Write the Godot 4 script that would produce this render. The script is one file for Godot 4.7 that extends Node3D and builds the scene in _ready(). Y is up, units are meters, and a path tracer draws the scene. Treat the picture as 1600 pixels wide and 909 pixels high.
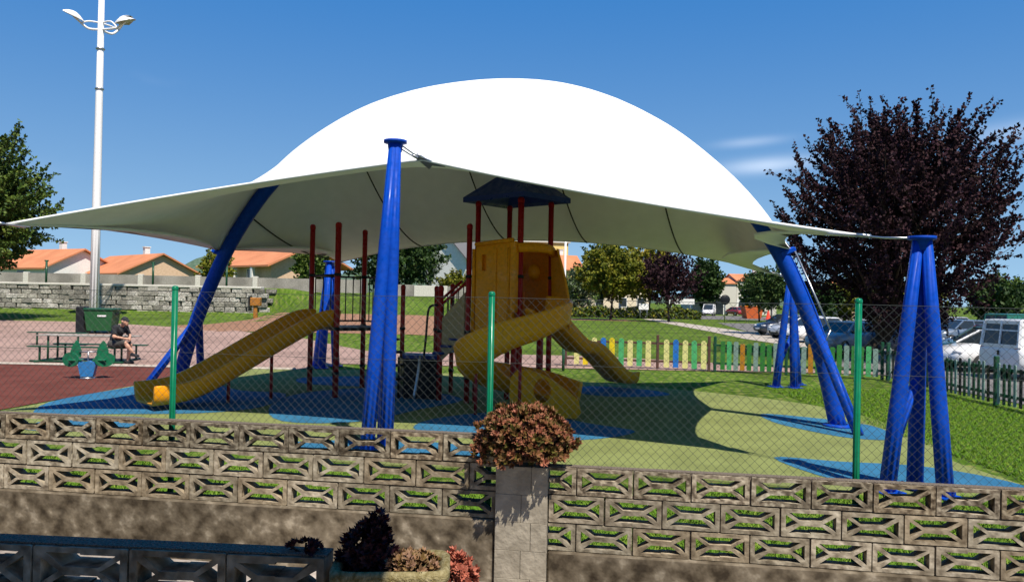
extends Node3D
# A playground under a white tensile canopy, seen over a wall of concrete screen blocks. Units are metres, y is up, the view is along -z.

var M := {}
var rng := RandomNumberGenerator.new()
var taken := {}
const FLAT := 4294967295

# ---------------------------------------------------------------- mesh helpers
func mk(smooth := false) -> SurfaceTool:
	var st := SurfaceTool.new()
	st.begin(Mesh.PRIMITIVE_TRIANGLES)
	st.set_smooth_group(0 if smooth else FLAT)
	return st

func tri(st: SurfaceTool, a: Vector3, b: Vector3, c: Vector3) -> void:   # counter-clockwise seen from outside
	st.add_vertex(a); st.add_vertex(c); st.add_vertex(b)

func quad(st: SurfaceTool, a: Vector3, b: Vector3, c: Vector3, d: Vector3) -> void:
	tri(st, a, b, c); tri(st, a, c, d)

func box(st: SurfaceTool, c: Vector3, s: Vector3, b := Basis(), ch := 0.0) -> void:   # a box with chamfered edges
	var h := s * 0.5
	var k := minf(ch, minf(h.x, minf(h.y, h.z)) * 0.6)
	if k <= 0.0:
		var p := []
		for i in 8:
			p.append(c + b * Vector3(h.x if i & 1 else -h.x, h.y if i & 2 else -h.y, h.z if i & 4 else -h.z))
		quad(st, p[4], p[5], p[7], p[6]); quad(st, p[1], p[0], p[2], p[3])
		quad(st, p[5], p[1], p[3], p[7]); quad(st, p[0], p[4], p[6], p[2])
		quad(st, p[6], p[7], p[3], p[2]); quad(st, p[0], p[1], p[5], p[4])
		return
	var q := {}
	for i in 8:
		var g := Vector3(1 if i & 1 else -1, 1 if i & 2 else -1, 1 if i & 4 else -1)
		q[[i, 0]] = c + b * Vector3(g.x * h.x, g.y * (h.y - k), g.z * (h.z - k))
		q[[i, 1]] = c + b * Vector3(g.x * (h.x - k), g.y * h.y, g.z * (h.z - k))
		q[[i, 2]] = c + b * Vector3(g.x * (h.x - k), g.y * (h.y - k), g.z * h.z)
	var faces := [[2, 4, 5, 7, 6], [2, 1, 0, 2, 3], [0, 5, 1, 3, 7], [0, 0, 4, 6, 2], [1, 6, 7, 3, 2], [1, 0, 1, 5, 4]]
	for f in faces:
		quad(st, q[[f[1], f[0]]], q[[f[2], f[0]]], q[[f[3], f[0]]], q[[f[4], f[0]]])
	for e in [[0, 1, 1, 2], [2, 3, 1, 2], [4, 5, 1, 2], [6, 7, 1, 2], [0, 2, 0, 2], [1, 3, 0, 2], [4, 6, 0, 2], [5, 7, 0, 2], [0, 4, 0, 1], [1, 5, 0, 1], [2, 6, 0, 1], [3, 7, 0, 1]]:
		out_quad(st, q[[e[0], e[2]]], q[[e[1], e[2]]], q[[e[1], e[3]]], q[[e[0], e[3]]], c)
	for i in 8:
		out_tri(st, q[[i, 0]], q[[i, 1]], q[[i, 2]], c)

func out_tri(st: SurfaceTool, a: Vector3, b: Vector3, c: Vector3, from: Vector3) -> void:
	if (b - a).cross(c - a).dot((a + b + c) / 3.0 - from) < 0.0:
		tri(st, a, c, b)
	else:
		tri(st, a, b, c)

func out_quad(st: SurfaceTool, a: Vector3, b: Vector3, c: Vector3, d: Vector3, from: Vector3) -> void:
	if (b - a).cross(c - a).dot((a + b + c + d) / 4.0 - from) < 0.0:
		quad(st, a, d, c, b)
	else:
		quad(st, a, b, c, d)

func frames(pts: Array) -> Array:      # transported frames along a path; z of each basis runs along the path
	var out := []
	var up := Vector3.UP
	var t0: Vector3 = (pts[1] - pts[0]).normalized()
	if absf(t0.dot(up)) > 0.95:
		up = Vector3.RIGHT
	var x := up.cross(t0).normalized()
	for i in pts.size():
		var a: Vector3 = pts[maxi(i - 1, 0)]
		var b: Vector3 = pts[mini(i + 1, pts.size() - 1)]
		var t := (b - a).normalized()
		x = (x - t * x.dot(t)).normalized()
		out.append(Transform3D(Basis(x, t.cross(x), t), pts[i]))
	return out

func sweep(st: SurfaceTool, section: PackedVector2Array, fr: Array, scales = null, caps := true) -> void:
	var n := section.size()
	var rows := []
	for i in fr.size():
		var k: float = scales[i] if scales != null else 1.0
		var row := PackedVector3Array()
		for p in section:
			row.append(fr[i] * Vector3(p.x * k, p.y * k, 0))
		rows.append(row)
	for i in fr.size() - 1:
		for j in n:
			var m := (j + 1) % n
			quad(st, rows[i][j], rows[i][m], rows[i + 1][m], rows[i + 1][j])
	if caps:
		var idx := Geometry2D.triangulate_polygon(section)
		for e in [[0, false], [fr.size() - 1, true]]:
			var r: PackedVector3Array = rows[e[0]]
			var nn: Vector3 = fr[e[0]].basis.z * (1.0 if e[1] else -1.0)
			for t in range(0, idx.size(), 3):
				var a := r[idx[t]]; var b := r[idx[t + 1]]; var c := r[idx[t + 2]]
				if (b - a).cross(c - a).dot(nn) < 0:
					tri(st, a, c, b)
				else:
					tri(st, a, b, c)

func ring(r: float, n: int) -> PackedVector2Array:
	var p := PackedVector2Array()
	for i in n:
		p.append(Vector2(cos(TAU * i / n), sin(TAU * i / n)) * r)
	return p

func tube(st: SurfaceTool, pts: Array, r, n := 12, caps := true) -> void:
	var sc = null
	var rad := 1.0
	if r is Array:
		sc = r
	else:
		rad = r
	sweep(st, ring(rad, n), frames(pts), sc, caps)

func lathe(st: SurfaceTool, prof: Array, n: int, xf := Transform3D()) -> void:    # prof holds (radius, height) from the bottom up
	for i in prof.size() - 1:
		for j in n:
			var a := TAU * j / n
			var b := TAU * (j + 1) / n
			var p: Vector2 = prof[i]
			var q: Vector2 = prof[i + 1]
			var v := [Vector3(p.x * cos(a), p.y, p.x * sin(a)), Vector3(p.x * cos(b), p.y, p.x * sin(b)), Vector3(q.x * cos(b), q.y, q.x * sin(b)), Vector3(q.x * cos(a), q.y, q.x * sin(a))]
			if p.x > 0.00001:
				tri(st, xf * v[0], xf * v[2], xf * v[1])
			if q.x > 0.00001:
				tri(st, xf * v[0], xf * v[3], xf * v[2])

func extrude(st: SurfaceTool, poly: PackedVector2Array, depth: float, xf := Transform3D(), skip := []) -> void:
	if Geometry2D.is_polygon_clockwise(poly):
		poly = poly.duplicate(); poly.reverse()
	var idx := Geometry2D.triangulate_polygon(poly)
	var h := depth * 0.5
	for t in range(0, idx.size(), 3):
		var a := poly[idx[t]]; var b := poly[idx[t + 1]]; var c := poly[idx[t + 2]]
		if (b - a).cross(c - a) < 0:
			var s := b; b = c; c = s
		tri(st, xf * Vector3(a.x, a.y, h), xf * Vector3(b.x, b.y, h), xf * Vector3(c.x, c.y, h))
		tri(st, xf * Vector3(a.x, a.y, -h), xf * Vector3(c.x, c.y, -h), xf * Vector3(b.x, b.y, -h))
	for i in poly.size():
		var a := poly[i]
		var b := poly[(i + 1) % poly.size()]
		var cut := false
		for s in skip:                     # edges on the given axis line are inner cuts and get no wall
			if s == 0 and absf(a.x) < 0.00001 and absf(b.x) < 0.00001 or s == 1 and absf(a.y) < 0.00001 and absf(b.y) < 0.00001:
				cut = true
		if not cut:
			quad(st, xf * Vector3(a.x, a.y, -h), xf * Vector3(b.x, b.y, -h), xf * Vector3(b.x, b.y, h), xf * Vector3(a.x, a.y, h))

func curve(pts: Array, n: int) -> Array:    # Catmull-Rom through the points, n steps a span
	var out := []
	for i in pts.size() - 1:
		var p0 = pts[maxi(i - 1, 0)]; var p1 = pts[i]; var p2 = pts[i + 1]; var p3 = pts[mini(i + 2, pts.size() - 1)]
		for k in n:
			var t := float(k) / n
			out.append(0.5 * ((2.0 * p1) + (p2 - p0) * t + (2.0 * p0 - 5.0 * p1 + 4.0 * p2 - p3) * t * t + (3.0 * p1 - p0 - 3.0 * p2 + p3) * t * t * t))
	out.append(pts[-1])
	return out

func loop(pts: Array, n: int) -> PackedVector2Array:   # closed smooth outline
	var out := PackedVector2Array()
	var c := pts.size()
	for i in c:
		var p0: Vector2 = pts[(i + c - 1) % c]; var p1: Vector2 = pts[i]; var p2: Vector2 = pts[(i + 1) % c]; var p3: Vector2 = pts[(i + 2) % c]
		for k in n:
			var t := float(k) / n
			out.append(0.5 * ((2.0 * p1) + (p2 - p0) * t + (2.0 * p0 - 5.0 * p1 + 4.0 * p2 - p3) * t * t + (3.0 * p1 - p0 - 3.0 * p2 + p3) * t * t * t))
	return out

# ---------------------------------------------------------------- node helpers
func numbered(called: String) -> String:
	taken[called] = taken.get(called, -1) + 1
	return called if taken[called] == 0 else "%s_%03d" % [called, taken[called]]

func tag(o: Node, label := "", category := "", group := "", kind := "") -> Node:
	for p in [["label", label], ["category", category], ["group", group], ["kind", kind]]:
		if p[1]:
			o.set_meta(p[0], p[1])
	return o

func obj(called: String, what, m: Material, parent: Node = self) -> MeshInstance3D:
	var o := MeshInstance3D.new()
	if what is SurfaceTool:
		what.generate_normals()
		o.mesh = what.commit()
	else:
		o.mesh = what
	o.material_override = m
	o.name = numbered(called) if parent == self else called
	parent.add_child(o, true)
	return o

func thing(called: String, label: String, category: String, at := Vector3.ZERO, turn := 0.0, group := "") -> Node3D:
	var o := Node3D.new()
	o.name = numbered(called)
	add_child(o)
	o.position = at
	o.rotation.y = turn
	tag(o, label, category, group)
	return o

func struct(called: String, what, m: Material) -> MeshInstance3D:
	var o := obj(called, what, m)
	o.set_meta("kind", "structure")
	return o

func sheet(called: String, poly: PackedVector2Array, y: float, m: Material, thick := 0.0) -> MeshInstance3D:   # outline in (x, z)
	var st := mk()
	if not Geometry2D.is_polygon_clockwise(poly):
		poly = poly.duplicate(); poly.reverse()
	var idx := Geometry2D.triangulate_polygon(poly)
	for t in range(0, idx.size(), 3):
		var v := []
		for k in 3:
			v.append(Vector3(poly[idx[t + k]].x, y, poly[idx[t + k]].y))
		if (v[1] - v[0]).cross(v[2] - v[0]).y < 0:
			tri(st, v[0], v[2], v[1])
		else:
			tri(st, v[0], v[1], v[2])
	if thick > 0.0:
		for i in poly.size():
			var a := poly[i]; var b := poly[(i + 1) % poly.size()]
			quad(st, Vector3(a.x, y, a.y), Vector3(b.x, y, b.y), Vector3(b.x, y - thick, b.y), Vector3(a.x, y - thick, a.y))
	return struct(called, st, m)

# ---------------------------------------------------------------- materials
func lin(r: float, g: float, b: float) -> Color:
	return Color(r, g, b).linear_to_srgb()

func noise_image(sd: int, freq: float, size: int, oct := 4, type := FastNoiseLite.TYPE_SIMPLEX_SMOOTH) -> Image:
	var n := FastNoiseLite.new()
	n.seed = sd; n.frequency = freq; n.noise_type = type
	n.fractal_octaves = oct
	if type == FastNoiseLite.TYPE_CELLULAR:
		n.cellular_return_type = FastNoiseLite.RETURN_DISTANCE2_SUB
	return n.get_seamless_image(size, size)

func ramp(im: Image, stops: Array) -> ImageTexture:     # stops: [offset, Color in linear values]
	var lut := PackedByteArray()
	lut.resize(768)
	for i in 256:
		var t := i / 255.0
		var c: Color = stops[-1][1]
		for k in stops.size() - 1:
			if t <= stops[k + 1][0]:
				c = stops[k][1].lerp(stops[k + 1][1], clampf((t - stops[k][0]) / maxf(stops[k + 1][0] - stops[k][0], 0.001), 0, 1))
				break
		c = c.linear_to_srgb()
		lut[i * 3] = int(c.r * 255); lut[i * 3 + 1] = int(c.g * 255); lut[i * 3 + 2] = int(c.b * 255)
	im.convert(Image.FORMAT_L8)
	var src := im.get_data()
	var out := PackedByteArray()
	out.resize(src.size() * 3)
	for i in src.size():
		var v := src[i] * 3
		out[i * 3] = lut[v]; out[i * 3 + 1] = lut[v + 1]; out[i * 3 + 2] = lut[v + 2]
	return ImageTexture.create_from_image(Image.create_from_data(im.get_width(), im.get_height(), false, Image.FORMAT_RGB8, out))

func solid(c: Color, rough := 0.6, metal := 0.0) -> StandardMaterial3D:
	var m := StandardMaterial3D.new()
	m.albedo_color = c
	m.roughness = rough
	m.metallic = metal
	return m

# A surface of mottled colour: stops of one noise, a second coarser noise laid over by multiplication, relief from a third
func mottled(sd: int, stops: Array, tile: float, rough := 0.9, freq := 0.02, relief := 0.0, relief_freq := 0.06, coarse := 0.0, world := true, size := 512) -> StandardMaterial3D:
	var m := StandardMaterial3D.new()
	m.albedo_texture = ramp(noise_image(sd, freq, size, 5), stops)
	m.roughness = rough
	m.metallic_specular = 0.12
	m.uv1_triplanar = true
	m.uv1_world_triplanar = world
	m.uv1_scale = Vector3.ONE / tile
	if relief > 0.0:
		m.heightmap_enabled = true
		var key := "relief%d" % int(relief_freq * 1000)
		if not M.has(key):
			M[key] = ImageTexture.create_from_image(noise_image(sd + 7, relief_freq, 512, 5))
		m.heightmap_texture = M[key]
		m.heightmap_scale = relief
	if coarse > 0.0:
		m.detail_enabled = true
		m.detail_blend_mode = BaseMaterial3D.BLEND_MODE_MUL
		m.detail_uv_layer = BaseMaterial3D.DETAIL_UV_2
		m.uv2_triplanar = true
		m.uv2_world_triplanar = world
		m.uv2_scale = Vector3.ONE / (tile * 3.7)
		var ck := "coarse%d" % int(coarse * 100)
		if not M.has(ck):
			M[ck] = ramp(noise_image(sd + 13, 0.012, 256, 4), [[0.25, Color(1 - coarse, 1 - coarse, 1 - coarse)], [0.7, Color(1, 1, 1)]])
		m.detail_albedo = M[ck]
	return m

func paint(c: Color, sd: int, rough := 0.35, vary := 0.12) -> StandardMaterial3D:   # painted metal or moulded plastic with dull patches
	if not M.has("wear"):
		M.wear = []
		for i in 3:
			M.wear.append([ramp(noise_image(900 + i, 0.03, 512, 5), [[0.15, Color(0.72, 0.72, 0.72)], [0.5, Color(0.92, 0.92, 0.92)], [0.85, Color(1, 1, 1)]]), ImageTexture.create_from_image(noise_image(930 + i, 0.02, 256, 4))])
	var m := StandardMaterial3D.new()
	m.albedo_color = c
	m.metallic_specular = 0.35
	m.albedo_texture = M.wear[sd % 3][0]
	m.roughness_texture = M.wear[sd % 3][1]
	m.roughness = rough * 1.9
	m.uv1_triplanar = true
	m.uv1_world_triplanar = true
	m.uv1_scale = Vector3.ONE / (0.7 + vary * 4.0)
	m.uv1_offset = Vector3(sd * 0.37, sd * 0.11, sd * 0.53)
	return m

func materials() -> void:
	M.lawn = mottled(1, [[0.2, Color(0.0475, 0.0954, 0.0095)], [0.5, Color(0.0902, 0.158, 0.0209)], [0.7, Color(0.142, 0.187, 0.0399)], [0.9, Color(0.228, 0.21, 0.0808)]], 3.1, 1.0, 0.02, 2.0, 0.12, 0.3)
	M.blade = solid(Color.WHITE, 0.7)
	M.blade.vertex_color_use_as_albedo = true
	M.blade.metallic_specular = 0.15
	M.blade.backlight_enabled = true
	M.blade.backlight = Color(0.25, 0.3, 0.1)
	M.rubber_green = mottled(2, [[0.2, Color(0.159, 0.188, 0.0615)], [0.5, Color(0.195, 0.224, 0.0795)], [0.85, Color(0.231, 0.26, 0.109)]], 0.8, 0.95, 0.12, 0.3, 0.3, 0.16)
	M.rubber_blue = mottled(3, [[0.2, Color(0.0255, 0.116, 0.219)], [0.5, Color(0.0327, 0.145, 0.262)], [0.85, Color(0.0545, 0.182, 0.306)]], 0.8, 0.95, 0.12, 0.3, 0.3, 0.16)
	M.rubber_red = mottled(4, [[0.2, Color(0.105, 0.0336, 0.0275)], [0.5, Color(0.137, 0.0456, 0.0359)], [0.85, Color(0.174, 0.063, 0.0483)]], 0.9, 0.95, 0.12, 0.3, 0.3, 0.2)
	M.pink = mottled(5, [[0.2, Color(0.262, 0.166, 0.139)], [0.5, Color(0.332, 0.226, 0.186)], [0.85, Color(0.396, 0.285, 0.245)]], 2.2, 0.95, 0.05, 0.5, 0.2, 0.22)
	M.earth = mottled(6, [[0.2, Color(0.208, 0.112, 0.068)], [0.8, Color(0.288, 0.168, 0.112)]], 3.0, 1.0, 0.03)
	M.path = mottled(7, [[0.2, Color(0.315, 0.277, 0.232)], [0.8, Color(0.42, 0.375, 0.323)]], 3.0, 0.95, 0.04)
	M.asphalt = mottled(8, [[0.2, Color(0.12, 0.116, 0.112)], [0.8, Color(0.203, 0.195, 0.188)]], 3.0, 0.95, 0.05, 0.4, 0.2, 0.2)
	M.lane = mottled(9, [[0.15, Color(0.259, 0.223, 0.194)], [0.5, Color(0.36, 0.317, 0.281)], [0.85, Color(0.432, 0.389, 0.346)]], 1.4, 0.95, 0.03, 0.4, 0.15, 0.25)
	M.block = mottled(10, [[0.15, Color(0.148, 0.119, 0.083)], [0.38, Color(0.268, 0.226, 0.165)], [0.6, Color(0.382, 0.33, 0.245)], [0.85, Color(0.524, 0.462, 0.355)]], 2.6, 0.97, 0.024, 0.7, 0.09, 0.45, true, 1024)
	M.block_top = mottled(11, [[0.2, Color(0.0855, 0.0682, 0.048)], [0.4, Color(0.194, 0.156, 0.112)], [0.6, Color(0.365, 0.314, 0.23)], [0.85, Color(0.536, 0.473, 0.36)]], 2.2, 0.97, 0.03, 0.8, 0.09, 0.4, true, 1024)
	M.mortar = mottled(12, [[0.2, Color(0.11, 0.09, 0.07)], [0.8, Color(0.24, 0.20, 0.16)]], 0.4, 1.0, 0.05, 0.8, 0.1)
	M.plinth = mottled(14, [[0.15, Color(0.0437, 0.0335, 0.0232)], [0.36, Color(0.109, 0.0879, 0.0603)], [0.5, Color(0.153, 0.125, 0.0889)], [0.68, Color(0.205, 0.171, 0.123)], [0.84, Color(0.35, 0.302, 0.228)]], 3.1, 0.97, 0.016, 1.0, 0.05, 0.4, true, 1024)
	M.pillar = mottled(15, [[0.2, Color(0.235, 0.21, 0.165)], [0.5, Color(0.295, 0.265, 0.21)], [0.85, Color(0.36, 0.325, 0.26)]], 1.6, 0.97, 0.02, 0.5, 0.06, 0.3)
	M.planter = mottled(17, [[0.2, Color(0.136, 0.107, 0.0385)], [0.5, Color(0.245, 0.208, 0.103)], [0.85, Color(0.374, 0.327, 0.187)]], 0.5, 0.95, 0.03, 0.5, 0.1, 0.3)
	M.soil = mottled(18, [[0.2, Color(0.02, 0.014, 0.009)], [0.8, Color(0.06, 0.045, 0.03)]], 0.3, 1.0, 0.06, 2.0, 0.1)
	M.stone = mottled(19, [[0.2, Color(0.271, 0.255, 0.231)], [0.5, Color(0.479, 0.454, 0.407)], [0.85, Color(0.734, 0.702, 0.638)]], 2.3, 0.97, 0.035, 2.0, 0.06, 0.4)
	M.grey_wall = mottled(20, [[0.2, Color(0.209, 0.193, 0.171)], [0.5, Color(0.33, 0.308, 0.275)], [0.85, Color(0.44, 0.418, 0.374)]], 1.6, 0.97, 0.05, 1.5, 0.06, 0.35)
	M.pale_stone = mottled(21, [[0.2, Color(0.45, 0.43, 0.38)], [0.8, Color(0.62, 0.60, 0.54)]], 2.0, 0.97, 0.04)
	M.blue = paint(lin(0.0035, 0.058, 0.42), 30, 0.5, 0.15)
	M.blue.metallic_specular = 0.25
	M.green_post = paint(lin(0.004, 0.16, 0.075), 31, 0.3, 0.12)
	M.red = paint(lin(0.36, 0.012, 0.014), 32, 0.35, 0.15)
	M.yellow = paint(lin(0.88, 0.345, 0.007), 33, 0.38, 0.16)
	M.orange = paint(lin(0.84, 0.25, 0.006), 34, 0.38, 0.14)
	M.navy = paint(lin(0.012, 0.035, 0.19), 35, 0.5, 0.12)
	M.black = paint(lin(0.012, 0.013, 0.016), 36, 0.5, 0.1)
	M.tan = paint(lin(0.46, 0.33, 0.17), 37, 0.6, 0.15)
	M.white_paint = paint(lin(0.85, 0.85, 0.84), 38, 0.8, 0.08)
	M.dark_green = paint(lin(0.012, 0.07, 0.035), 39, 0.45, 0.2)
	M.bin = paint(lin(0.02, 0.10, 0.035), 40, 0.5, 0.15)
	M.steel = solid(lin(0.45, 0.46, 0.47), 0.35, 0.9)
	M.wire = solid(lin(0.034, 0.042, 0.038), 0.7)
	M.rope = solid(lin(0.03, 0.03, 0.028), 0.9)
	M.membrane = mottled(22, [[0.2, Color(0.78, 0.78, 0.74)], [0.8, Color(0.84, 0.84, 0.80)]], 4.0, 0.55, 0.02)
	M.membrane.backlight_enabled = true
	M.membrane.backlight = lin(0.022, 0.0205, 0.0155)
	M.leaf = solid(Color.WHITE, 0.6)
	M.leaf.vertex_color_use_as_albedo = true
	M.leaf.metallic_specular = 0.3
	M.leaf.backlight_enabled = true
	M.leaf.backlight = Color(0.10, 0.13, 0.03)
	M.dark_leaf = solid(Color.WHITE, 0.85)
	M.dark_leaf.metallic_specular = 0.15
	M.dark_leaf.vertex_color_use_as_albedo = true
	M.bark = mottled(23, [[0.2, Color(0.03, 0.022, 0.016)], [0.8, Color(0.10, 0.075, 0.055)]], 0.7, 1.0, 0.05, 2.0, 0.08)
	M.roof_tile = mottled(24, [[0.2, Color(0.42, 0.15, 0.07)], [0.5, Color(0.56, 0.22, 0.11)], [0.85, Color(0.66, 0.32, 0.18)]], 2.4, 0.95, 0.06, 1.0, 0.1, 0.2)
	M.dark_roof = mottled(25, [[0.2, Color(0.10, 0.10, 0.105)], [0.8, Color(0.17, 0.17, 0.175)]], 2.4, 0.9, 0.06)
	M.render_cream = mottled(26, [[0.2, Color(0.60, 0.52, 0.38)], [0.8, Color(0.72, 0.64, 0.50)]], 4.0, 0.95, 0.03)
	M.render_peach = mottled(27, [[0.2, Color(0.52, 0.36, 0.24)], [0.8, Color(0.62, 0.45, 0.32)]], 4.0, 0.95, 0.03)
	M.render_white = mottled(28, [[0.2, Color(0.62, 0.62, 0.60)], [0.8, Color(0.76, 0.76, 0.74)]], 4.0, 0.95, 0.03)
	M.render_yellow = mottled(29, [[0.2, Color(0.62, 0.46, 0.16)], [0.8, Color(0.74, 0.58, 0.24)]], 4.0, 0.95, 0.03)
	M.glass = solid(lin(0.02, 0.028, 0.035), 0.06)
	M.tyre = solid(lin(0.018, 0.018, 0.018), 0.85)
	M.rim = solid(lin(0.5, 0.5, 0.5), 0.35, 0.8)
	M.lamp_red = solid(lin(0.35, 0.01, 0.012), 0.15)
	M.lamp_clear = solid(lin(0.6, 0.6, 0.62), 0.12)
	M.skin = solid(lin(0.50, 0.27, 0.18), 0.6)
	M.cloth_black = solid(lin(0.014, 0.015, 0.02), 0.9)
	M.cloth_grey = solid(lin(0.05, 0.045, 0.04), 0.9)
	M.hill = mottled(41, [[0.2, Color(0.05, 0.09, 0.06)], [0.8, Color(0.12, 0.17, 0.12)]], 60.0, 1.0, 0.04)

# ---------------------------------------------------------------- ground
func height(x: float, z: float) -> float:
	var d := -z
	var bank := 2.2 * smoothstep(29.0, 56.0, d) * (1.0 - smoothstep(-5.0, 3.0, x))
	var w := 1.0 - smoothstep(-15.0, -12.5, x)
	var front := 0.72 * smoothstep(24.0, 50.0, d)
	var terrace := lerpf(front, 2.55, smoothstep(50.9, 51.3, d))
	return lerpf(bank, terrace, w) * (1.0 - smoothstep(120.0, 260.0, d) * 0.5)

func terrain() -> void:
	var xs := []
	var zs := []
	var x := -1500.0
	while x < 1500.0:
		xs.append(x)
		x += 1.0 if absf(x) < 45.0 else clampf(absf(x) * 0.16, 2.0, 200.0) if x > 0 else minf(maxf(absf(x) * 0.16, 2.0), -45.0 - x) if x < -45.5 else 1.0
	var d := -60.0
	while d < 2500.0:
		zs.append(-d)
		d += 0.5 if d > 50.0 and d < 52.0 else 1.0 if d > 23.0 and d < 62.0 else maxf(1.0, (d - 60.0) * 0.12) if d >= 62.0 else 4.0 if d < 19.0 else 1.0
	var st := mk(true)
	for i in xs.size() - 1:
		for j in zs.size() - 1:
			var a := Vector3(xs[i], height(xs[i], zs[j]), zs[j])
			var b := Vector3(xs[i + 1], height(xs[i + 1], zs[j]), zs[j])
			var c := Vector3(xs[i + 1], height(xs[i + 1], zs[j + 1]), zs[j + 1])
			var e := Vector3(xs[i], height(xs[i], zs[j + 1]), zs[j + 1])
			quad(st, a, b, c, e)
	struct("ground", st, M.lawn)

func strip(called: String, rows: Array, m: Material, up := 0.02) -> void:    # rows: [z, x left, x right]; the sheet follows the terrain
	var st := mk(true)
	var fine := []
	for i in rows.size() - 1:
		var n := maxi(1, int(absf(rows[i + 1][0] - rows[i][0])))
		for k in n:
			var t := float(k) / n
			fine.append([lerpf(rows[i][0], rows[i + 1][0], t), lerpf(rows[i][1], rows[i + 1][1], t), lerpf(rows[i][2], rows[i + 1][2], t)])
	fine.append(rows[-1])
	for i in fine.size() - 1:
		var n := clampi(int(absf(fine[i][2] - fine[i][1])), 1, 60)
		for k in n:
			var v := []
			for q in [[i, k], [i, k + 1], [i + 1, k + 1], [i + 1, k]]:
				var r = fine[q[0]]
				var x := lerpf(r[1], r[2], float(q[1]) / n)
				v.append(Vector3(x, height(x, r[0]) + up, r[0]))
			quad(st, v[0], v[1], v[2], v[3])
	struct(called, st, m)

func grass_tufts() -> void:
	rng.seed = 77
	var st := mk()
	for k in 7:
		var a := rng.randf() * TAU
		var o := Vector3(cos(a), 0, sin(a)) * rng.randf() * 0.05
		var lean := Vector3(cos(a), 0, sin(a)) * rng.randf_range(0.01, 0.05)
		var s := Vector3(-sin(a), 0, cos(a)) * 0.005
		var h := rng.randf_range(0.022, 0.05)
		tri(st, o - s, o + s, o + lean + Vector3(0, h, 0))
	st.generate_normals()
	var mm := MultiMesh.new()
	mm.transform_format = MultiMesh.TRANSFORM_3D
	mm.use_colors = true
	mm.mesh = st.commit()
	var places := []
	while places.size() < 70000:
		var x := rng.randf_range(-9.0, 11.0)
		var z := -rng.randf_range(6.2, 20.5)
		var ok := z > -9.1 - maxf(0.0, -x) * 0.26 or (x > 6.6 and z < -9.0)
		if x > 6.0 and z > -9.3: ok = true
		if ok and absf(x) < -z * 0.75 + 1.0 and rng.randf() < clampf(14.0 / -z, 0.0, 1.0) :
			places.append(Vector3(x, 0, z))
	mm.instance_count = places.size()
	for i in places.size():
		var k := rng.randf_range(0.7, 1.5)
		mm.set_instance_transform(i, Transform3D(Basis(Vector3.UP, rng.randf() * TAU).scaled(Vector3(k, k * rng.randf_range(0.6, 1.1), k)), places[i]))
		var dry := rng.randf() * rng.randf()
		mm.set_instance_color(i, Color(0.078, 0.185, 0.014).lerp(Color(0.24, 0.29, 0.05), dry))
	var g := MultiMeshInstance3D.new()
	g.multimesh = mm
	g.material_override = M.blade
	g.name = "grass"
	add_child(g)
	tag(g, "short mown grass around the rubber playground surface", "grass", "", "stuff")

func V2(a: Array) -> Array:
	var o := []
	for i in range(0, a.size(), 2):
		o.append(Vector2(a[i], -a[i + 1]))
	return o

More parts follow.
